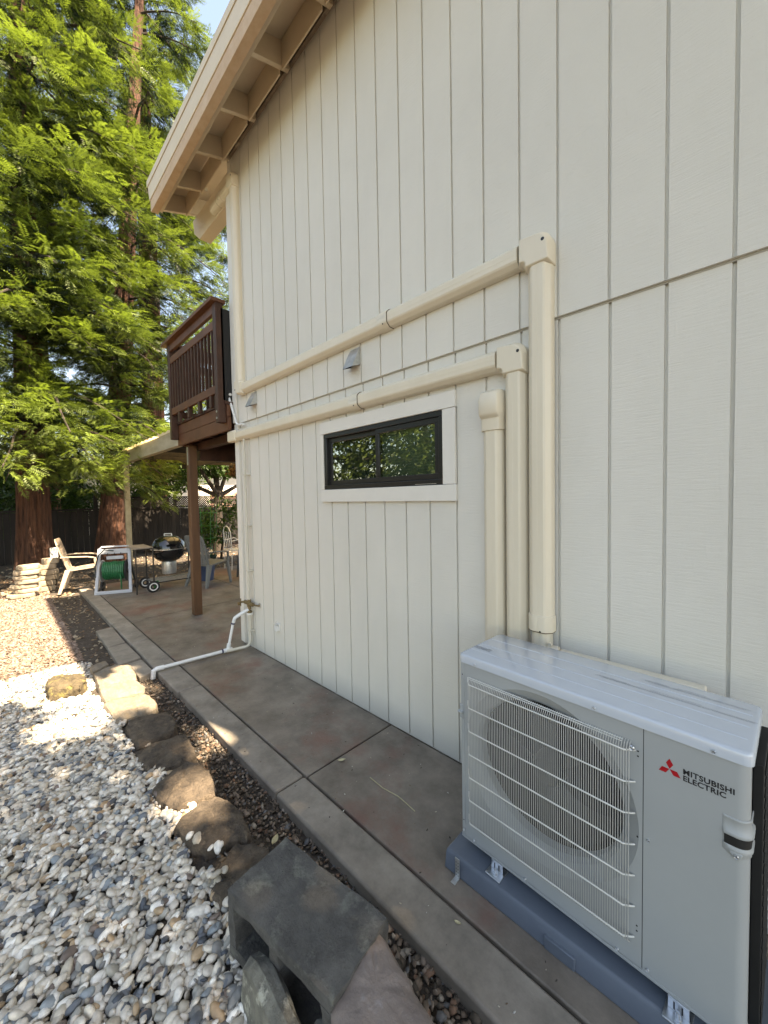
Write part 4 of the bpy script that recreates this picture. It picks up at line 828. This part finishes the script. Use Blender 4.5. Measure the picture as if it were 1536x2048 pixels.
def leafblob(n,center,rad,size,seed,hollow=.3):
    r_=np.random.RandomState(seed); d=r_.normal(0,1,(n,3)); d/=np.linalg.norm(d,axis=1,keepdims=True); rr_=r_.uniform(hollow,1,n)**.6
    lob=1+.25*np.sin(d[:,0]*5+seed)*np.cos(d[:,1]*4+seed)+.15*np.sin(d[:,2]*9)
    return np.array(center)+d*(rr_*lob)[:,None]*np.array(rad)
def leaves(name,pts,size,mt,parent,seed,asp=.5,droop=0.3):
    r_=np.random.RandomState(seed); n=len(pts); d=r_.normal(0,1,(n,3)); d[:,2]-=droop; d/=np.linalg.norm(d,axis=1,keepdims=True); u=r_.normal(0,1,(n,3)); s=np.cross(d,u); s/=np.linalg.norm(s,axis=1,keepdims=True)
    L=size*r_.uniform(.6,1.3,n)[:,None]; nn=np.cross(d,s); a=pts; b_=pts+d*L*.45+s*L*asp*.5+nn*L*.06; c=pts+d*L-nn*L*.05; e_=pts+d*L*.45-s*L*asp*.5+nn*L*.06
    V=np.stack([a,b_,c,e_],1).reshape(-1,3); Fa=np.arange(n*4).reshape(n,4); tt=np.repeat(r_.uniform(0,1,n),4); return bulk(name,mt,V,Fa,parent,attrs={'tint':tt})
def blobtree(name,label,cat,base,h,trunk_r,blobs,size,n,seed,mt='leaf',grp=None,bark='bark2',asp=.5):
    t=thing(name,label,cat,base,0,grp); rs=random.Random(seed); mb=MB(); bx,by,bz=base
    mb.tube([(bx,by,bz-.05),(bx+.05,by,bz+h*.25),(bx+.02,by+.05,bz+h*.5)],[trunk_r*1.3,trunk_r,trunk_r*.8],12)
    for c,rd in blobs: mb.tube([(bx+.02,by+.05,bz+h*.42),((bx+c[0])/2+rs.uniform(-.2,.2),(by+c[1])/2+rs.uniform(-.2,.2),bz+(h*.45+c[2])/2),(c[0],c[1],c[2])],[trunk_r*.6,trunk_r*.4,trunk_r*.12],8)
    mb.build('trunk',M[bark],t)
    pts=np.concatenate([leafblob(int(n*rd[0]*rd[1]),c,rd,size,seed+i) for i,(c,rd) in enumerate(blobs)])
    leaves('crown',pts,size,M[mt],t,seed,asp); return t
# redwoods
ex=[(3.35,a,L,.05) for a,L in ((-.55,2.9),(-.15,3.1),(.25,3.0),(.62,3.2),(-.95,2.6),(.95,2.6))]+[(4.1,a,L,.02) for a,L in ((-.35,3.0),(.1,3.2),(.5,3.2),(.85,3.0))]+[(4.9+.42*k,-.5+1.3*((k*.618)%1),2.3+.5*((k*.37)%1),.12) for k in range(22)]+[(3.3+.33*k,-.9+1.8*((k*.618)%1),1.1+.6*((k*.37)%1),.15) for k in range(20)]+[(2.9,.4,2.3,.03),(2.9,-.2,2.2,.03),(2.7,1.2,2.6,.0)]
redwood('nearest redwood with a broad sunlit red-brown trunk behind the stacked stones',(-11.4,-1.42,0),19,.25,(.1,.3),3,nb=64,z0=4.6,maxL=3.3,extra=ex,bright=.08,fl=.9)
redwood('redwood whose dark flared trunk stands behind the hose reel',(-13.0,.25,0),21,.28,(-.3,1.7),5,nb=66,z0=3.6,maxL=3.5,fl=1.7,bright=.0,extra=[(3.4+.5*k,-.9+1.5*((k*.618)%1),2.2+.6*((k*.37)%1),.1) for k in range(16)])
redwood('tall redwood rising behind the patio cover post',(-15.2,2.0,0),23,.33,(.0,.2),8,nb=66,z0=3.6,maxL=3.6)
redwood('redwood at the far left edge beyond the fence',(-15.6,-3.0,0),22,.42,(0,.3),12,nb=60,z0=3.5,maxL=3.8,bright=.05)
redwood('redwood behind the balcony, farthest to the right',(-17.0,6.4,0),20,.4,(0,0),15,nb=66,z0=3.6,maxL=4.2)
redwood('distant redwood seen in the gap between the two nearest trunks',(-20.5,-.6,0),22,.42,(0,0),21,nb=48,z0=2.5,maxL=4.2,sps=.5,dens=.7)
redwood('distant redwood filling the gap left of the balcony',(-22.5,3.8,0),23,.42,(0,0),24,nb=46,z0=4.5,maxL=4.4,sps=.5,dens=.7)
hd_=thing('far_foliage','dark mass of distant foliage closing the view behind the fence','foliage',(-27,-6,0)); hd_['kind']='stuff'
pts=np.concatenate([leafblob(2600,(-26+1.2*math.sin(k*2.1),-15+2.1*k,2.0+.6*math.sin(k*1.7)),(1.6,1.7,2.6),.3,300+k) for k in range(8)]); leaves('foliage',pts,.42,M['leaf'],hd_,301,.6)
# shrubs and dark undergrowth behind/along fence
for i,(x,y,z,r_,lb) in enumerate(((-15.8,-1.6,1.7,1.1,'dark shrub rising over the fence left of the nearest redwood'),(-15.6,.6,1.6,1.0,'dark shrub rising over the fence between the two nearest trunks'))):
    blobtree('shrub',lb,'shrub',(x,y,0),1.6,.06,[((x,y,z),(r_,r_,.9)),((x-.3,y+1.0,z-.1),(.8,.9,.8))],.13,1500,90+i,grp='shrubs behind the fence')
blobtree('small_tree','small forked tree with dark leaves behind the patio chairs','tree',(-12.3,2.95,0),4.2,.13,[((-12.2,2.2,3.0),(.9,.8,.55)),((-12.3,3.9,3.1),(1.0,.9,.6)),((-12.6,3.0,3.7),(1.1,1.1,.5)),((-12.6,1.7,2.25),(.5,.7,.45)),((-12.4,4.3,2.3),(.5,.6,.5)),((-12.2,3.1,2.7),(.8,.8,.4))],.12,2600,70,bark='bark2')
blobtree('leafy_shrub','leafy green shrub with long pointed leaves beside the small tree','shrub',(-10.4,2.25,0),1.0,.03,[((-10.4,2.25,1.15),(.38,.42,.5)),((-10.3,2.5,1.4),(.3,.35,.3)),((-10.3,2.2,.75),(.3,.3,.35))],.17,1700,74,asp=.22)
blobtree('dark_bush','dark bush over the lattice behind the kettle grill','shrub',(-14.9,1.9,0),2.0,.05,[((-14.9,1.9,2.25),(.6,.9,.5)),((-14.9,3.1,2.4),(.6,.8,.45))],.12,1100,77)
tv=thing('dried_vine','dry brown leaves hanging under the patio cover roof','vine',(-8.5,2.4,2.4))
pts=np.concatenate([leafblob(900,(-9.0+.6*k,2.3+.25*math.sin(k*2),2.36),(.42,.4,.16),.1,30+k,.0) for k in range(6)]); leaves('foliage',pts,.085,M['dryleaf'],tv,33,.4,1.4)
b=MB(); b.tube([(-9.5,2.2,2.5),(-8.4,2.4,2.44),(-7.2,2.2,2.5),(-6.2,2.5,2.45)],.018,6); b.build('stem',M['bark2'],tv)
# fence
fn=thing('wooden_fence','dark weathered board fence with a lattice strip along its top','fence',(-14.3,1,0))
fx=-14.3; b=MB(); y=-9
while y<9: w_=.14; b.box(fx+rnd.uniform(-.006,.006),fx+.022,y,y+w_-.006,.02,1.40+rnd.uniform(-.008,.008)); y+=w_
b.build('boards',M['oldwood'],fn); MB().box(fx-.03,fx+.05,-9,9,1.41,1.46).build('rail',M['oldwood'],fn)
for y in np.arange(-8.7,9,2.2): MB().box(fx-.10,fx-.01,y,y+.09,0,1.86 if y>0 else 1.42).build('fence_post',M['oldwood'],fn)
b=MB(); y=.9
for s_ in (1,-1):
    for k in range(110):
        yy=.9+k*.075; a=(fx+.005*s_,yy,1.46); c=(fx+.005*s_,yy+s_*.30,1.76)
        if min(a[1],c[1])<.88: continue
        b.bar(a,c,.007,.026,(1,0,0)) if 0 else b.obox(((a[0]+c[0])/2,(a[1]+c[1])/2,1.61),(.004,0,0),(0,(c[1]-a[1])/2,.15),(0,-.010*s_,.010))
b.build('lattice',M['lattice'],fn); MB().box(fx-.025,fx+.045,.88,9,1.762,1.80).build('top_rail',M['oldwood'],fn)
# pinkish boards and lattice screen on the right
t=thing('pink_fence','sunlit pinkish board fence seen past the house corner','fence',(-17,7.5,0)); MB().box(-17.2,-17.15,4.6,14,.0,2.0).build('boards',M['pinkboard'],t); MB().box(-17.14,-17.08,4.6,14,1.62,1.70).build('rail',M['oldwood'],t)
t=thing('lattice_screen','small dark lattice panel behind the charcoal chair','lattice',(-9.4,3.2,0)); b=MB()
for s_ in (1,-1):
    for k in range(24):
        yy=2.45+k*.06; z0=.45
        b.obox((-9.4+.005*s_,yy+s_*.0,z0+.36),(.004,0,0),(0,.36*s_,.36),(0,-.010*s_,.010)) if 0 else None
for s_ in (1,-1):
    for k in range(-12,26):
        # clipped diagonals inside y 2.45..3.9, z .35..1.12
        y0,z0=2.45+k*.065,(.35 if s_>0 else 1.12); y1,z1_=y0+.77,(1.12 if s_>0 else .35)
        ta=max(0,(2.45-y0)/.77); tb_=min(1,(3.9-y0)/.77)
        if tb_<=ta: continue
        A_p=(y0+.77*ta,z0+(z1_-z0)*ta); B_p=(y0+.77*tb_,z0+(z1_-z0)*tb_)
        b.obox((-9.4+.005*s_,(A_p[0]+B_p[0])/2,(A_p[1]+B_p[1])/2),(.004,0,0),(0,(B_p[0]-A_p[0])/2,(B_p[1]-A_p[1])/2),(0,-.009*s_,.009))
b.build('lattice',M['lattice'],t); b=MB(); b.box(-9.42,-9.38,2.42,2.46,0,1.14); b.box(-9.42,-9.38,3.9,3.94,0,1.14); b.box(-9.42,-9.38,2.42,3.94,1.12,1.15); b.build('frame',M['oldwood'],t)
# neighbour house far behind
nb=thing('neighbour_house','pale sunlit neighbouring house beyond the fence','house',(-24,5,0)); MB().box(-30,-24,1.2,16,0,3.5).build('wall',M['farwall'],nb)
b=MB(); b.extr([(.6,3.5),(8.6,5.4),(16.6,3.5)],-30.5,-23.4,lambda p,t_:(t_,p[0],p[1])); b.build('roof',M['shingle'],nb)
for y in (3.2,9): MB().box(-24.02,-23.98,y,y+1.2,1.0,2.2).build('window',M['black'],nb)
# trees on the yard side (seen in the window glass) and overhead
blobtree('yard_tree','broad leafy tree standing across the yard, mirrored in the window','tree',(-9.5,-10,0),7,.2,[((-9.5,-10,4.5),(2.8,2.8,3.0)),((-7.0,-9.5,3.2),(2.2,2.2,2.4)),((-12,-10.5,3.8),(2.6,2.4,2.8)),((-9,-10,7.0),(1.8,1.8,1.5)),((-13,-8,3.4),(2.2,2,2.6)),((-15,-6.5,3.4),(2,2,2.6))],.2,1000,120,grp='trees across the yard',mt='redleaf')
blobtree('yard_tree','second leafy tree across the yard, nearer the house front','tree',(-4.0,-11.5,0),6,.2,[((-4,-10.5,4.0),(2.6,2.3,2.8)),((-2,-11,3.2),(1.8,1.8,2)),((-5.8,-10.5,3.4),(1.9,1.6,2.4))],.2,1000,125,grp='trees across the yard',mt='redleaf')
# shade tree: unseen, leaves set along sun rays for shade, left out at sun spots
def inpoly(x,y,pl):
    c=np.zeros(len(x),bool); j=len(pl)-1
    for i in range(len(pl)):
        xi,yi=pl[i]; xj,yj=pl[j]; c^=((yi>y)!=(yj>y))&(x<(xj-xi)*(y-yi)/(yj-yi+1e-12)+xi); j=i
    return c
RN=np.random.RandomState(77)
n=56000; gx=RN.uniform(-4.9,3.2,n); gy=RN.uniform(-6.5,-.55,n); zz=RN.uniform(6.2,9.4,n)
LIT=[(-9,-3),(-9,-1.3),(-4.5,-1.0),(-3.75,-1.02),(-3.42,-1.22),(-3.25,-1.46),(-3.22,-1.53),(-3.36,-1.86),(-3.7,-1.86),(-3.82,-1.75),(-4.2,-1.86),(-4.3,-1.98),(-4.1,-2.3),(-4.6,-2.6),(-4.4,-3)]
lit=inpoly(gx,gy,LIT)
for cx,cy,ax_,ay_ in ((-2.76,-.90,.25,.15),(-2.62,-1.02,.16,.06),(-2.09,-1.32,.22,.17),(-2.50,-1.17,.14,.08),(-3.35,-1.17,.16,.1)): lit|=((gx-cx)/ax_)**2+((gy-cy)/ay_)**2<1
edge=RN.uniform(0,1,n)<np.clip((gx+4.9)/.6,0,1)
k=(~lit)&edge; gx,gy,zz=gx[k],gy[k],zz[k]
st_=thing('shade_tree','large leafy tree unseen behind the camera, crown shaped to cast dappled shade over the path','tree',(7.2,-5.2,0))
P_s=np.stack([gx+SUN.x/SUN.z*zz,gy+SUN.y/SUN.z*zz,zz],-1); leaves('crown',P_s,.14,M['leaf'],st_,78,.75,.1)
b=MB(); b.tube([(7.2,-5.2,-.1),(7.1,-5.1,2.5),(6.8,-4.6,5.2)],[.26,.2,.16],14)
for tx,ty,tz in ((3,-2,8),(6,-1.2,8.6),(8,-4,8.8),(2.2,-4.5,7.4),(5,-5.8,8),(4.4,-3,8.8)): b.tube([(6.8,-4.6,5.2),((6.8+tx)/2,(-4.6+ty)/2,(5.6+tz)/2+.3),(tx,ty,tz)],[.12,.07,.02],8)
b.build('trunk',M['bark2'],st_)
# ------------------------------------------------------------ stacked flagstones by the redwood
names=['topmost','second from top','third from top','fourth from top','fifth from top','sixth from top','bottom']
def stack(cx,cy,n,h0,wd,dp,desc,g_,seed):
    rs=random.Random(seed)
    for i in range(n):
        z1_=h0*(n-i)/n; z0_=h0*(n-1-i)/n; sw=wd*(1+.28*i/n)*rs.uniform(.88,1.08); sd_=dp*rs.uniform(.85,1.1); ox=rs.uniform(-.03,.03); oy=rs.uniform(-.03,.03)-.015*i
        pl=[]
        for k in range(9):
            a=2*math.pi*k/9+rs.uniform(-.15,.15); pl.append((cx+ox+sd_/2*(abs(math.cos(a))**.6)*math.copysign(1,math.cos(a)),cy+oy+sw/2*(abs(math.sin(a))**.6)*math.copysign(1,math.sin(a))))
        b=MB(); m_=len(pl); zc=(z0_+z1_)/2; mid=[(cx+(x-cx)*1.04,cy+(y-cy)*1.04) for x,y in pl]
        b.v=[(x,y,z0_+.004) for x,y in pl]+[(x,y,zc) for x,y in mid]+[(x,y,z1_-.004+rs.uniform(-.006,.004)) for x,y in pl]
        b.f=[tuple(range(m_-1,-1,-1)),tuple(range(2*m_,3*m_))]+[(j*m_+k,j*m_+(k+1)%m_,(j+1)*m_+(k+1)%m_,(j+1)*m_+k) for j in (0,1) for k in range(m_)]
        nm=names[i] if i<n-1 else 'bottom'
        tag(b.build('stacked_stone',M['stack'],bevel=.006,ang=30),'cream flat stone, %s of the %s'%(nm,desc),'flagstone',g_)
stack(-9.25,-1.58,7,.56,.34,.30,'front stone pile by the redwood','stones in the front pile',4); stack(-9.62,-1.30,6,.60,.26,.28,'rear stone pile touching the redwood','stones in the rear pile',9)
t=thing('utility_box','small white box on a stake between the redwood and the tan chair','box',(-10.0,-1.18,0)); MB().box(-10.05,-9.98,-1.25,-1.13,.47,.76).build('box_body',M['white'],t,bevel=.006); MB().box(-10.04,-10.0,-1.21,-1.17,0,.47).build('stake',M['oldwood'],t)
# ------------------------------------------------------------ resin chairs
def chair(label,mt,loc,rz,grp='resin patio chairs'):
    t=thing('patio_chair',label,'chair',loc,rz,grp); W=.27
    # local: +y is the way the sitter faces
    b=MB()
    rows=[(-.17,.40,.21),(-.215,.55,.235),(-.265,.72,.25),(-.31,.88,.245),(-.335,.975,.215),(-.338,.99,.17)]
    def bp(u,i,dy): y,z,hw=rows[i]; return (u*hw,y+dy-.03*(1-abs(u)**2)*1,z)
    cols=[-1,-.86]; 
    edges=[(-1,-.80)]+[(-.80+ (k*.32)+.04,-.80+(k+1)*.32) for k in range(5)]
    edges=[(-1,-.8),(-.72,-.44),(-.36,-.08),(-.0,.28)] ; edges=[(-1.0,-.80),(-.73,-.47),(-.40,-.14),(-.07,.07),(.14,.40),(.47,.73),(.80,1.0)]
    for u0,u1 in edges:
        for i in range(3):
            v=[bp(u0,i,0),bp(u1,i,0),bp(u1,i+1,0),bp(u0,i+1,0)]; v2=[(x,y-.016,z) for x,y,z in v]
            b.add(v+v2,[(0,1,2,3),(7,6,5,4),(0,4,5,1),(1,5,6,2),(2,6,7,3),(3,7,4,0)])
    for i in (3,4):
        v=[bp(-1,i,0),bp(1,i,0),bp(1,i+1,0),bp(-1,i+1,0)]; v2=[(x,y-.018,z) for x,y,z in v]; b.add(v+v2,[(0,1,2,3),(7,6,5,4),(0,4,5,1),(1,5,6,2),(2,6,7,3),(3,7,4,0)])
    b.build('backrest',M[mt],t,world=False,bevel=.004)
    b=MB(); b.add([(-.21,-.19,.385),(.21,-.19,.385),(.24,.25,.43),(-.24,.25,.43),(-.21,-.19,.41),(.21,-.19,.41),(.24,.25,.455),(-.24,.25,.455)],[(3,2,1,0),(4,5,6,7),(0,1,5,4),(1,2,6,5),(2,3,7,6),(3,0,4,7)])
    b.add([(-.24,.25,.43),(.24,.25,.43),(.24,.275,.37),(-.24,.275,.37),(-.24,.235,.41),(.24,.235,.41),(.24,.26,.365),(-.24,.26,.365)],[(0,1,2,3),(7,6,5,4),(0,3,7,4),(1,5,6,2),(2,6,7,3)]); b.build('seat',M[mt],t,world=False,bevel=.004)
    for s in (-1,1):
        b=MB(); b.add([(s*.20,.22,.44),(s*.26,.22,.44),(s*.26,.27,.44),(s*.20,.27,.44),(s*.255,.26,0),(s*.285,.26,0),(s*.285,.30,0),(s*.255,.30,0)],[(3,2,1,0),(4,5,6,7),(0,1,5,4),(1,2,6,5),(2,3,7,6),(3,0,4,7)]); b.build('leg',M[mt],t,world=False,bevel=.004)
        b=MB(); b.add([(s*.17,-.22,.42),(s*.25,-.22,.42),(s*.25,-.14,.42),(s*.17,-.14,.42),(s*.25,-.335,0),(s*.285,-.335,0),(s*.285,-.285,0),(s*.25,-.285,0)],[(3,2,1,0),(4,5,6,7),(0,1,5,4),(1,2,6,5),(2,3,7,6),(3,0,4,7)]); b.build('leg',M[mt],t,world=False,bevel=.004)
        b=MB(); pth=[(s*.245,-.27,.655),(s*.285,-.12,.66),(s*.29,.12,.645),(s*.275,.22,.62)]
        for a_,c_ in zip(pth,pth[1:]): b.bar(a_,c_,.055,.02)
        b.bar((s*.27,.225,.62),(s*.255,.245,.44),.03,.04,(0,1,0)); b.build('armrest',M[mt],t,world=False,bevel=.004)
    return t
chair('tan high-back plastic chair at the patio edge, half in sunlight','tanplastic',(-9.15,-.86,0),R(-14))
chair('grey high-back plastic chair just right of the balcony post','greyplastic',(-7.72,.93,0),R(22))
chair('charcoal high-back plastic chair partly hidden by the house corner','darkplastic',(-8.05,1.98,0),R(150))
# hose reel cart
hr=thing('hose_reel_cart','grey plastic hose reel cart wound with green hose, facing the camera','hose reel',(-8.28,-.53,0),math.atan2(.50,.24))
# local x along width (.54), y backwards (+y away from camera)
W=.265
b=MB()
for s in (-1,1):
    b.bar((s*W,-.02,.0),(s*(W-.035),.14,.80),.05,.035,(0,1,0))
b.bar((-W,-.02,.03),(W,-.02,.03),.05,.055); b.build('frame',M['reel'],hr,world=False,bevel=.006)
MB().box(-W+.03,W-.03,.125,.155,.70,.79).build('top_panel',M['reel'],hr,world=False,bevel=.008); b=MB(); b.tube([(-W+.03,.15,.79),(-W+.06,.16,.83),(W-.06,.16,.83),(W-.03,.15,.79)],.014,8); b.build('handle',M['reel'],hr,world=False)
MB().box(-.13,.13,.13,.17,.60,.66).build('tray',M['reel'],hr,world=False,bevel=.006)
b=MB()
for x in (-.1,0,.1): b.tube([(x,.12,.72),(x,.105,.70),(x,.11,.685)],.006,6)
b.build('hook',M['black'],hr,world=False)
for s in (-1,1): MB().lathe([(.02,-.006),(.195,-.006),(.2,0),(.195,.006),(.02,.006)],(s*.19,.12,.40),'X',32).build('drum_flange',M['reel'] if s<0 else M['darkplastic'],hr,world=False)
MB().tube([(-.23,.12,.4),(.23,.12,.4)],.06,16).build('axle',M['darkplastic'],hr,world=False)
b=MB(); pts_=[]
for layer,rad in ((0,.10),(1,.128),(2,.152)):
    turns=12; 
    for k in range(turns*18+1):
        a=2*math.pi*k/18; x=-.165+.33*k/(turns*18); x=x if layer%2==0 else -x; pts_.append((x,.12+(rad+.006*math.sin(k*.37))*math.cos(a),.40+(rad+.006*math.sin(k*.29))*math.sin(a)))
b.tube(pts_,.0135,6); b.tube([(.12,-.03,.35),(.13,-.035,.2),(.125,-.02,.08)],.013,6); b.build('hose',M['hose'],hr,world=False)
b=MB(); b.tube([(.0,.08,.76),(-.14,.06,.79),(-.22,.04,.70),(-.27,.03,.5),(-.28,.02,.30)],.011,8); b.build('hose_tail',M['hosed'],hr,world=False)
for s in (-1,1): b=MB(); b.lathe([(.02,-.02),(.09,-.02),(.1,-.01),(.1,.01),(.09,.02),(.02,.02)],(s*.27,.36,.1),'X',20); b.build('wheel',M['rubber'],hr,world=False)
for s in (-1,1): b=MB(); b.bar((s*(W-.01),.02,.05),(s*(W-.01),.38,.10),.03,.03); b.bar((s*(W-.03),.13,.6),(s*(W-.01),.36,.12),.03,.03); b.build('rear_brace',M['darkplastic'],hr,world=False)
# kettle grill cart
kg=thing('kettle_grill','black kettle grill in a wheeled cart with a side table','grill',(-8.05,.32,0))
MB().lathe([(.001,.245),(.05,.243),(.14,.225),(.22,.18),(.275,.11),(.297,.03),(.298,.0)],(-8.05,.32,.745),'Z',40).build('lid',M['blacksat'],kg); MB().lathe([(.29,.742),(.285,.68),(.25,.60),(.18,.53),(.08,.49),(.001,.485)],(-8.05,.32,0),'Z',40).build('bowl',M['blacksat'],kg)
MB().lathe([(.292,.738),(.303,.74),(.303,.75),(.292,.752)],(-8.05,.32,0),'Z',40).build('rim_band',M['zinc'],kg)
b=MB(); b.tube([(-8.05-.05,.27,.985),(-8.05-.05,.27,1.02),(-8.05+.04,.37,1.02),(-8.05+.04,.37,.985)],.012,8); b.cyl((-8.05,.32,.985),.06,.006); b.build('lid_handle',M['galv'],kg)
MB().lathe([(.12,.50),(.125,.47),(.125,.30),(.115,.27),(.001,.27)],(-8.05,.32,0),'Z',28).build('ash_catcher',M['galv'],kg)
b=MB()
for x,y in ((-7.83,.0),(-8.3,.0),(-7.83,.75),(-8.3,.75)): b.tube([(x,y,.08 if y>0 else .1),(x,y,.78)],.013,8)
for z in (.16,.70): b.tube([(-7.83,.0,z),(-7.83,.75,z)],.011,8); b.tube([(-8.3,.0,z),(-8.3,.75,z)],.011,8); b.tube([(-7.83,0,z),(-8.3,0,z)],.011,8)
b.build('cart_frame',M['black'],kg)
b=MB()
for k in range(9): b.tube([(-7.83-.058*k,.0,.17),(-7.83-.058*k,.75,.17)],.004,5)
b.build('wire_shelf',M['galv'],kg)
for x in (-7.80,-8.33):
    wh=MB().lathe([(.03,-.018),(.095,-.02),(.105,-.008),(.105,.008),(.095,.02),(.03,.018)],(x,-.02,.105),'X',26).build('wheel',M['rubber'],kg)
    MB().lathe([(.052,-.0215),(.07,-.0215),(.07,.0215),(.052,.0215)],(x,-.02,.105),'X',26).build('whitewall_ring',M['white'],wh)
MB().box(-8.45,-7.8,-.30,.0,.80,.825).build('side_table',M['greywood'],kg,bevel=.004); b=MB()
for x,y in ((-7.83,-.27),(-8.4,-.27)): b.tube([(x,y,0),(x,y,.8)],.012,8)
b.build('table_leg',M['black'],kg)
b=MB(); b.obox((-7.82,.03,.13),(.01,0,0),(0,.03,.0),(0,.01,.07)); b.build('clip',M['greenwire'],kg)
# bucket, tomato cage, plant stand
b=MB(); b.lathe([(.001,0),(.12,0),(.15,.30),(.158,.30),(.158,.315),(.14,.315),(.11,.02)],(-8.15,1.05,0),'Z',28); tag(b.build('bucket',M['blue']),'blue plastic bucket standing under the grey chair','bucket')
t=thing('tomato_cage','green wire plant cage behind the grey chair','plant cage',(-9.4,1.55,0)); b=MB()
for z,r_ in ((.75,.17),(1.05,.2),(1.35,.22)): b.lathe([(r_-.004,z),(r_,z+.004),(r_+.004,z),(r_,z-.004),(r_-.004,z)],(-9.4,1.55,0),'Z',24)
for k in range(6): a=k*1.05; b.tube([(-9.4+.15*math.cos(a),1.55+.15*math.sin(a),.3),(-9.4+.23*math.cos(a),1.55+.23*math.sin(a),1.5)],.006,6)
b.build('cage_wires',M['greenwire'],t); pts=leafblob(350,(-9.4,1.55,.95),(.2,.2,.45),.1,44); leaves('foliage',pts,.10,M['leaf'],t,45)
b=MB(); b.lathe([(.001,0),(.14,0),(.18,.3),(.19,.3),(.19,.33),(.16,.33)],(-9.4,1.55,0),'Z',24); b.build('pot',M['cloth'],t)
t=thing('metal_garden_chair','white scrolled metal garden chair behind the grey plastic chair','chair',(-9.0,2.05,0)); b=MB()
for s in (-.2,.2):
    b.tube([(-9.0+s,1.85,0),(-9.0+s,1.87,.45),(-9.0+s,2.28,.45),(-9.0+s,2.3,0)],.011,8); b.tube([(-9.0+s,1.87,.45),(-9.0+s,1.84,.9),(-9.0+s*.6,1.83,1.0),(-9.0,1.83,1.03)],.011,8); b.tube([(-9.0+s,1.86,.68),(-9.0+s,2.1,.72),(-9.0+s,2.24,.64),(-9.0+s,2.26,.45)],.009,8)
for k in range(3):
    x=-9.1+.1*k; b.tube([(x+.04*math.sin(u*1.2),1.85,.47+u*.085) for u in range(6)],.007,6)
b.build('frame',M['white'],t); MB().box(-9.21,-8.79,1.86,2.29,.445,.465).build('seat',M['white'],t,bevel=.004)
t=thing('round_table','small round metal patio table in the shade behind the chairs','table',(-8.6,2.75,0)); MB().cyl((-8.6,2.75,.68),.42,.02).build('tabletop',M['darkplastic'],t)
for k in range(4): a=k*math.pi/2+.4; MB().tube([(-8.6+.3*math.cos(a),2.75+.3*math.sin(a),0),(-8.6+.2*math.cos(a),2.75+.2*math.sin(a),.68)],.014,8).build('leg',M['darkplastic'],t)
# fallen leaves and bits
def leaf(x,y,lb,s=.03,rz=0.0,c='dryl',z=.004):
    b=MB(); n=6; vs=[]
    for i in range(n+1):
        t=i/n; w_=.36*math.sin(math.pi*t)**.8*s; px=s*(t-.5)*1.5; zz_=z+.006*(t-.5)**2*4*s/.03*.5
        for q in (-1,0,1):
            X=px; Y=q*w_; vs.append((x+X*math.cos(rz)-Y*math.sin(rz),y+X*math.sin(rz)+Y*math.cos(rz),zz_+abs(q)*.004))
    b.add(vs,[(i*3+k,i*3+k+1,i*3+k+4,i*3+k+3) for i in range(n) for k in (0,1)]); tag(b.build('fallen_leaf',M['lf'],fix=False),lb,'leaf')
M['lf']=mat('fallen_leaf',(.42,.36,.2),(.55,.5,.32),60,.6)
leaf(-1.852,-.494,'pale yellow pointed leaf on the path just past the cross joint',.034,1.0)
leaf(-.813,-.764,'small translucent green leaf on the path edging beside the blue-grey base',.018,.3)
leaf(-1.66,-1.06,'grey-green leaf on the stone chips beside the hollow concrete block',.04,2.2,z=-.01)
tag(MB().tube([(-1.616,-.471,.004),(-1.50,-.478,.005),(-1.40,-.462,.004),(-1.34,-.468,.005),(-1.27,-.475,.003)],.0022,6).build('twig',M['lf']),'thin pale curved twig lying on the path near the outdoor unit','twig')
